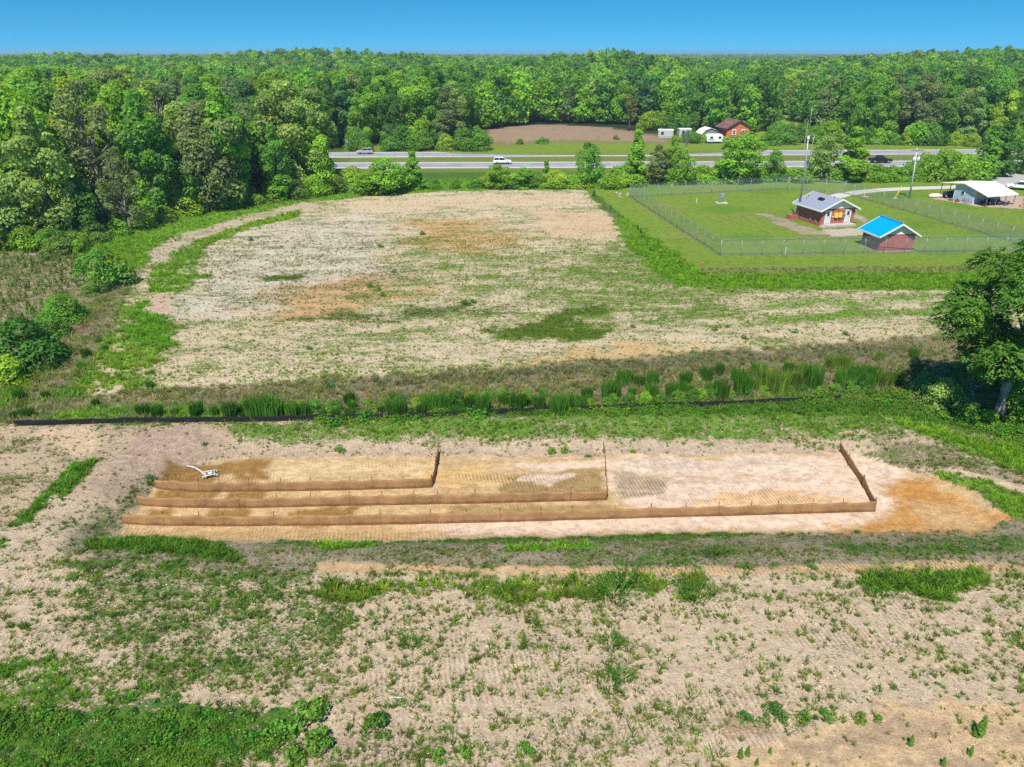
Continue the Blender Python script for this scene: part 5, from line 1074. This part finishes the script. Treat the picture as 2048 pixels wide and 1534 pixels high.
x, y = P(1790, 397); t = thing('guy_wire_guard', 'yellow guy wire guard leaning beside the utility pole', 'guard', (x, y, 0)); MB().tube([(0, 0, -.1), (.85, .1, 2.6)], .07, 8).build('guard_tube', YELLOW, t); MB().tube([(.85, .1, 2.6), (2.2, .2, 8.9)], .012, 4).build('guy_wire', GALV, t); MB().box((0, 0, .04), (.9, .6, .08)).build('anchor_pad', CONC, t)
x, y = P(1443, 406); t = thing('equipment_pedestal', 'grey equipment pedestal on a white pad in the mown compound', 'pedestal', (x, y, 0)); MB().box((0, 0, .05), (2.2, 1.8, .14)).build('pad', CONC, t, bevel=.02); MB().tube([(0, 0, .1), (0, 0, 1.3)], .08, 8).build('post', GALV, t); MB().box((0, 0, 1.45), (.9, .45, .7)).build('cabinet', simple('grey_cabinet', (.22, .28, .30), .5), t, bevel=.03); MB().box((-.5, -.3, .5), (.4, .3, .7)).build('side_box', GALV, t)
for px, py, h, lb in ((1393, 405, .75, 'short white marker post left of the grey pedestal'), (1570, 509, 1.0, 'white marker post just inside the front fence'), (1728, 391, 1.0, 'white marker post by the gravel drive')):
    x, y = P(px, py); t = thing('marker_post', lb, 'marker post', (x, y, 0)); MB().tube([(0, 0, -.1), (0, 0, h)], .06, 8).build('post', WHITE, t); MB().tube([(0, 0, h), (0, 0, h + .06)], .075, 8).build('cap', WHITE, t)
x, y = P(1729, 394); tag(MB().box((0, 0, .04), (1.3, .8, .1)).build('concrete_pad', CONC, bevel=.02), 'small flat concrete pad by the white marker at the drive', 'pad').location = (x, y, 0)
for px, py, lb in ((1266, 437, 'orange survey stake on the lawn left of the fence'), (1404, 540, 'orange survey stake at the near left corner of the lawn'), (1871, 535, 'orange survey stake on the lawn left of the walnut'), (2003, 433, 'orange survey stake in front of the shelter'), (1855, 394, 'orange survey stake left of the tarp bundle')):
    x, y = P(px, py); t = thing('survey_stake', lb, 'stake', (x, y, 0)); MB().box((0, 0, .5), (.05, .03, 1.1)).build('stake', WOOD, t); MB().box((0, -.02, .9), (.09, .05, .3)).build('flagging', ORANGE, t)
x0, y0 = P(1241, 390); ROCK = simple('grey_stone', (.33, .31, .28), .95, var=.3, scale=2); g = random.Random(4); stones = []
for k in range(12):
    a = g.uniform(0, 6.28); q = g.uniform(0, 1.4); b = bmesh.new(); bmesh.ops.create_icosphere(b, subdivisions=1, radius=g.uniform(.18, .36))
    for v in b.verts: v.co = Vector((v.co.x * 1.2, v.co.y, v.co.z * .7)) * g.uniform(.8, 1.2)
    me = bpy.data.meshes.new('stone'); b.to_mesh(me); b.free(); me.materials.append(ROCK); o = link('stone', me, None, (x0 + q * math.cos(a) * 1.3, y0 + q * math.sin(a) * 2, .1)); o['category'] = 'stone'; stones.append(o)
number_from_left(stones, 'grey stone', 'in the heap by the fence corner')

# ------------------------------------------------------------------ highway: cars, sign, cable barrier
def frustum(m, b, tp):
    (x0, x1, y, z), (X0, X1, Y, Z) = b, tp
    return m.add([(x0, -y, z), (x1, -y, z), (x1, y, z), (x0, y, z), (X0, -Y, Z), (X1, -Y, Z), (X1, Y, Z), (X0, Y, Z)], [(0, 1, 2, 3), (4, 5, 6, 7), (0, 1, 5, 4), (1, 2, 6, 5), (2, 3, 7, 6), (3, 0, 4, 7)])
def car(name, label, cat, loc, rz, paint, pickup=False):
    t = thing(name, label, cat, loc, rz); W = .93; Lf, Lb = (2.95, -2.9) if pickup else (2.33, -2.36)
    zt = 1.12 if pickup else 1.04
    prof = [(Lf - .06, .40), (Lf, .72), (Lf - .12, zt - .14), (1.2 if pickup else 1.08, zt), (Lb + .1, zt + .03), (Lb, .75), (Lb + .06, .40)]
    MB().prism(prof, -W, W).build('body', paint, t, bevel=.07)
    bx0, bx1, tx0, tx1, th = (-1.05, 1.25, -.85, .35, 1.80) if pickup else (-2.25, 1.12, -1.95, .15, 1.64)
    MBg = MB(); frustum(MBg, (bx0, bx1, W * .94, zt - .02), (tx0, tx1, W * .76, th)); MBg.build('windows', DKGLASS, t, bevel=.03)
    MB().box(((tx0 + tx1) / 2, 0, th + .02), (tx1 - tx0 + .12, W * 1.56, .08)).build('roof_panel', paint, t, bevel=.03)
    for s in (-1, 1):
        for a, c in ((bx0, tx0), (bx1, tx1), ((bx0 + bx1) / 2 - .25, (tx0 + tx1) / 2 + .05)):
            MB().tube([(a, s * W * .95, zt - .03), (c, s * W * .77, th + .01)], .045, 6).build('pillar', paint, t)
        MB().box((Lf - .06, s * .62, .78), (.14, .40, .16)).build('headlight', WHITE, t, bevel=.02); MB().box((Lb + .06, s * .74, .92), (.12, .16, .30)).build('tail_light', REDP, t, bevel=.02)
        MB().box((bx1 - .35, s * 1.04, zt + .08), (.12, .18, .14)).build('mirror', paint, t, bevel=.02); MB().box((0, s * .94, .42), (2.2, .06, .10)).build('sill', BLACK, t)
        for wx in ((1.85, -1.75) if pickup else (1.42, -1.38)): wheel(t, (wx, s * .84, .37), .38 if pickup else .35, .24)
    MB().box((Lf - .02, 0, .50), (.12, 1.7, .2)).build('bumper', BLACK if not pickup else GALV, t, bevel=.03); MB().box((Lb + .02, 0, .50), (.12, 1.7, .2)).build('bumper', BLACK if not pickup else GALV, t, bevel=.03)
    if pickup: MB().box((-1.98, 0, zt + .05), (1.65, 1.5, .06)).build('bed_cover', BLACK, t, bevel=.02)
    return t
CW = simple('white_car_paint', (.80, .80, .80), .25, var=.02, spec=.5); CS = simple('silver_car_paint', (.50, .51, .52), .28, .4, var=.02, spec=.5); CK = simple('black_car_paint', (.010, .011, .014), .25, var=.02, spec=.5)
hd = math.atan2(HW_A[1][1] - HW_A[0][1], HW_A[1][0] - HW_A[0][0]); hd2 = math.atan2(HW_B[1][1] - HW_B[0][1], HW_B[1][0] - HW_B[0][0])
def on_road(px, hw, off):
    (ax, ay), (bx_, by_) = hw; best = None
    for k in range(2001):
        x = ax + (bx_ - ax) * k / 2000; y = ay + (by_ - ay) * k / 2000; u = 1024 + FOC * x / (y * math.cos(PITCH) + CAM_H * math.sin(PITCH))
        if best is None or abs(u - px) < best[0]: best = (abs(u - px), x, y)
    return (best[1], best[2] + off, .03)
car('parked_car' if False else 'suv', 'white sport utility car driving right on the near carriageway', 'car', on_road(1004, HW_A, 1.8), hd, CW)
car('suv', 'silver sport utility car driving left on the far carriageway beside the wood', 'car', on_road(728, HW_B, 1.8), hd2 + math.pi, CS)
car('pickup_truck', 'black pickup truck driving right on the near carriageway', 'pickup', on_road(1766, HW_A, 1.8), hd, CK, True)
x, y = P(2036, 384); car('suv', 'white car parked half hidden behind the shelter roof', 'car', (x + 2, y + 3, .05), R(150), CW)
x, y = P(1371, 306); t = thing('road_sign', 'tall grey road sign on two posts seen edge on beside the far carriageway', 'road sign', (x, y, 0), R(62))
for q in (-.95, .95): MB().tube([(q, 0, -.2), (q, 0, 6.4)], .11, 8).build('post', GALV, t)
for k in range(7): MB().box((0, -.10, 2.7 + .54 * k), (3.2, .05, .50)).build('sign_plank', GALV, t)
for k in range(3): MB().box((0, .02, 2.9 + 1.5 * k), (3.0, .08, .10)).build('stiffener', GALV, t)
x, y = P(695, 304); t = thing('sign_post', 'thin grey sign post at the far roadside beside the left wood', 'sign', (x, y, 0)); MB().tube([(0, 0, -.2), (0, 0, 3.4)], .06, 6).build('post', GALV, t); MB().box((0, .06, 3.0), (.8, .03, .8)).build('sign_panel', GALV, t)
x, y = P(1751, 300); t = thing('sign_post', 'thin sign post across the highway above the black pickup', 'sign', (x, y, 0)); MB().tube([(0, 0, -.2), (0, 0, 2.6)], .05, 6).build('post', GALV, t); MB().box((0, .06, 2.4), (.6, .03, .6)).build('sign_panel', GALV, t)
t = thing('cable_barrier', 'thin steel cable barrier standing in the grassy median', 'barrier', (0, 0, 0)); A0, A1 = Vector((-60, 200.6, 0)), Vector((135, 205.6, 0))
for k in range(50): p = A0.lerp(A1, k / 49); MB().box((p.x, p.y, .5), (.10, .06, 1.0)).build('post', GALV, t)
for z in (.55, .72, .9): MB().tube([A0 + Vector((0, 0, z)), A1 + Vector((0, 0, z))], .02, 4).build('cable', GALV, t)
for px, py, ty, lb in ((1541, 262, 205, 'wooden utility pole right of the red house, by the side road'), (1557, 232, 184, 'utility pole up the side road, half sunk in the woods'), (1607, 300, 240, 'slim utility pole across the highway left of the mast')):
    x, y = P(px, py); h = hz(px, py, ty); t = thing('utility_pole', lb, 'utility pole', (x, y, G(x, y))); MB().tube([(0, 0, -.3), (0, 0, h)], [.16, .11], 8).build('pole', PALEBARK, t); MB().box((0, -.12, h - .5), (2.2, .1, .12)).build('crossarm', WOOD, t)
    for q in (-1, 1): MB().tube([(q, -.12, h - .45), (q, -.12, h - .25)], .05, 6).build('insulator', WHITE, t)

# ------------------------------------------------------------------ across the highway: house, sheds, trailers
HROOF = simple('maroon_roof', (.16, .075, .065), .85, var=.15, scale=2)
x, y = P(1452, 277); h1 = gable_house('red_house', 'orange red brick house with maroon roof across the highway', (x, y, G(x, y)), R(10), 8.6, 8.0, 3.3, 5.6, .55, HBRICK, HROOF, simple('brown_trim', (.09, .06, .05), .7), HBRICK, cat='house')
for wx in (2.1, 5.4):
    w_ = pt('window', DKGLASS, h1, (wx + .5, -.05, 1.95), (.8, .08, 1.25))
    for q in (-.52, .52): pt('frame', WHITE, w_, (wx + .5 + q, -.07, 1.95), (.22, .14, 1.6))
    for q in (-.72, .72): pt('frame', WHITE, w_, (wx + .5, -.07, 1.95 + q), (1.26, .135, .22))
    pt('muntin', WHITE, w_, (wx + .5, -.105, 1.95), (.8, .04, .08))
pt('foundation', CONC, h1, (4.3, 4, .25), (8.8, 8.2, .5)); pt('downpipe', WHITE, h1, (7.4, -.08, 2.2), (.1, .1, 3.2)); pt('door_step', CONC, h1, (6.4, -.8, .2), (1.4, 1.2, .4))
for k in range(3): MB().tube([(2.2, 2 + 1.8 * k, 4.3), (2.2, 2 + 1.8 * k, 4.9)], .07, 8).build('roof_pipe', WHITE, h1)
x, y = P(1402, 277); gs = thing('gambrel_shed', 'low gambrel shed with white curved roof and half red front', 'shed', (x, y, G(x, y)), R(8)); GR = [(0, 0), (6.2, 0), (6.2, 1.3), (4.9, 2.6), (3.1, 3.2), (1.3, 2.6), (0, 1.3)]
MB().prism(GR, 0, 5).build('wall', simple('grey_boards', (.22, .24, .27), .85, var=.2), gs)
MB().box((4.8, -.05, .95), (2.5, .07, 1.6)).build('front_panel', HBRICK, gs)
for a, b in zip(GR[2:6], GR[3:7]):
    MB().prism([a, b, (b[0] + (b[0] - 3.1) * .02, b[1] + .10), (a[0] + (a[0] - 3.1) * .02, a[1] + .10)], -.3, 5.3).build('roof', WHITE if a[0] < 5 else simple('blue_roof_tin', (.16, .24, .42), .6), gs)
x, y = P(1414, 287); cp = thing('camper_trailer', 'white camper trailer in front of the gambrel shed', 'camper', (x, y, G(x, y)), R(4)); MB().prism([(0, .5), (4.9, .5), (5.1, 1.2), (5.0, 2.3), (4.5, 2.75), (.5, 2.75), (0, 2.4), (-.15, 1.3)], 0, 2.2).build('body', WHITE, cp, bevel=.1)
for a in (.9, 3.6): w_ = pt('window', DKGLASS, cp, (a + .4, -.03, 1.8), (.9, .08, .55)); pt('frame', GALV, w_, (a + .4, -.02, 1.49), (1.0, .10, .06))
pt('door', CREAM, cp, (2.6, -.03, 1.5), (.7, .08, 1.8)); pt('stripe', BLUEP, cp, (1.3, -.02, 1.1), (2.0, .06, .18))
for a in (1.6, 2.6): wheel(cp, (a, .15, .34), .34, .22)
MB().tube([(5.0, 1.1, .55), (6.2, 1.1, .5)], .05, 6).build('tow_bar', DKMETAL, cp)
OLDWHITE = simple('weathered_white', (.45, .46, .45), .7, var=.15, scale=1.2)
def trailer(label, px, py, ln, rz):
    x, y = P(px, py); t = thing('mobile_home', label, 'mobile home', (x, y, G(x, y)), rz); MB().box((ln / 2, 1.5, 1.4), (ln, 3, 2.0)).build('wall', OLDWHITE, t, bevel=.04); MB().prism([(-.1, 2.4), (3.1, 2.4), (1.5, 2.7)], -.1, ln + .1, axis='x').build('roof', CREAM, t)
    for k in range(int(ln // 2.6)): w_ = pt('window', DKGLASS, t, (1.3 + 2.5 * k, -.03, 1.6), (.8, .08, .8)); pt('sill', GALV, w_, (1.3 + 2.5 * k, -.05, 1.16), (.95, .12, .06))
    pt('skirting', CONC, t, (ln / 2, 1.5, .2), (ln - .1, 2.9, .5)); return t
trailer('white mobile home at the right end of the brown field', 1316, 276, 4.8, R(-6)); trailer('second pale mobile home, half hidden by shrubs near the road sign', 1358, 274, 4.0, R(3))
x, y = P(1462, 285); t = thing('boat', 'small white boat hull lying on the grass below the red house', 'boat', (x, y, G(x, y)), R(3)); MB().add([(-1.6, -.5, .5), (1.2, -.55, .5), (2.1, 0, .58), (1.2, .55, .5), (-1.6, .5, .5), (-1.4, -.3, .1), (1.0, -.3, .08), (1.6, 0, .2), (1.0, .3, .08), (-1.4, .3, .1)], [(5, 6, 7, 8, 9), (0, 1, 6, 5), (1, 2, 7, 6), (2, 3, 8, 7), (3, 4, 9, 8), (4, 0, 5, 9)]).build('hull', WHITE, t)
for q in (-.8, .2): pt('thwart', CREAM, t, (q, 0, .42), (.3, .9, .05))

# ------------------------------------------------------------------ air
hm = bpy.data.materials.new('summer_haze'); hm.use_nodes = True; ht_ = hm.node_tree; ht_.nodes.clear(); pv = ht_.nodes.new('ShaderNodeVolumePrincipled'); pv.inputs['Color'].default_value = (.62, .80, 1, 1); pv.inputs['Density'].default_value = .00020; pv.inputs['Anisotropy'].default_value = .2
ho = ht_.nodes.new('ShaderNodeOutputMaterial'); ht_.links.new(pv.outputs[0], ho.inputs['Volume'])
tag(MB().box((0, 2900, 15.5), (19600, 6200, 37)).build('haze', hm), 'thin blue summer haze over the far woods', kind='stuff')
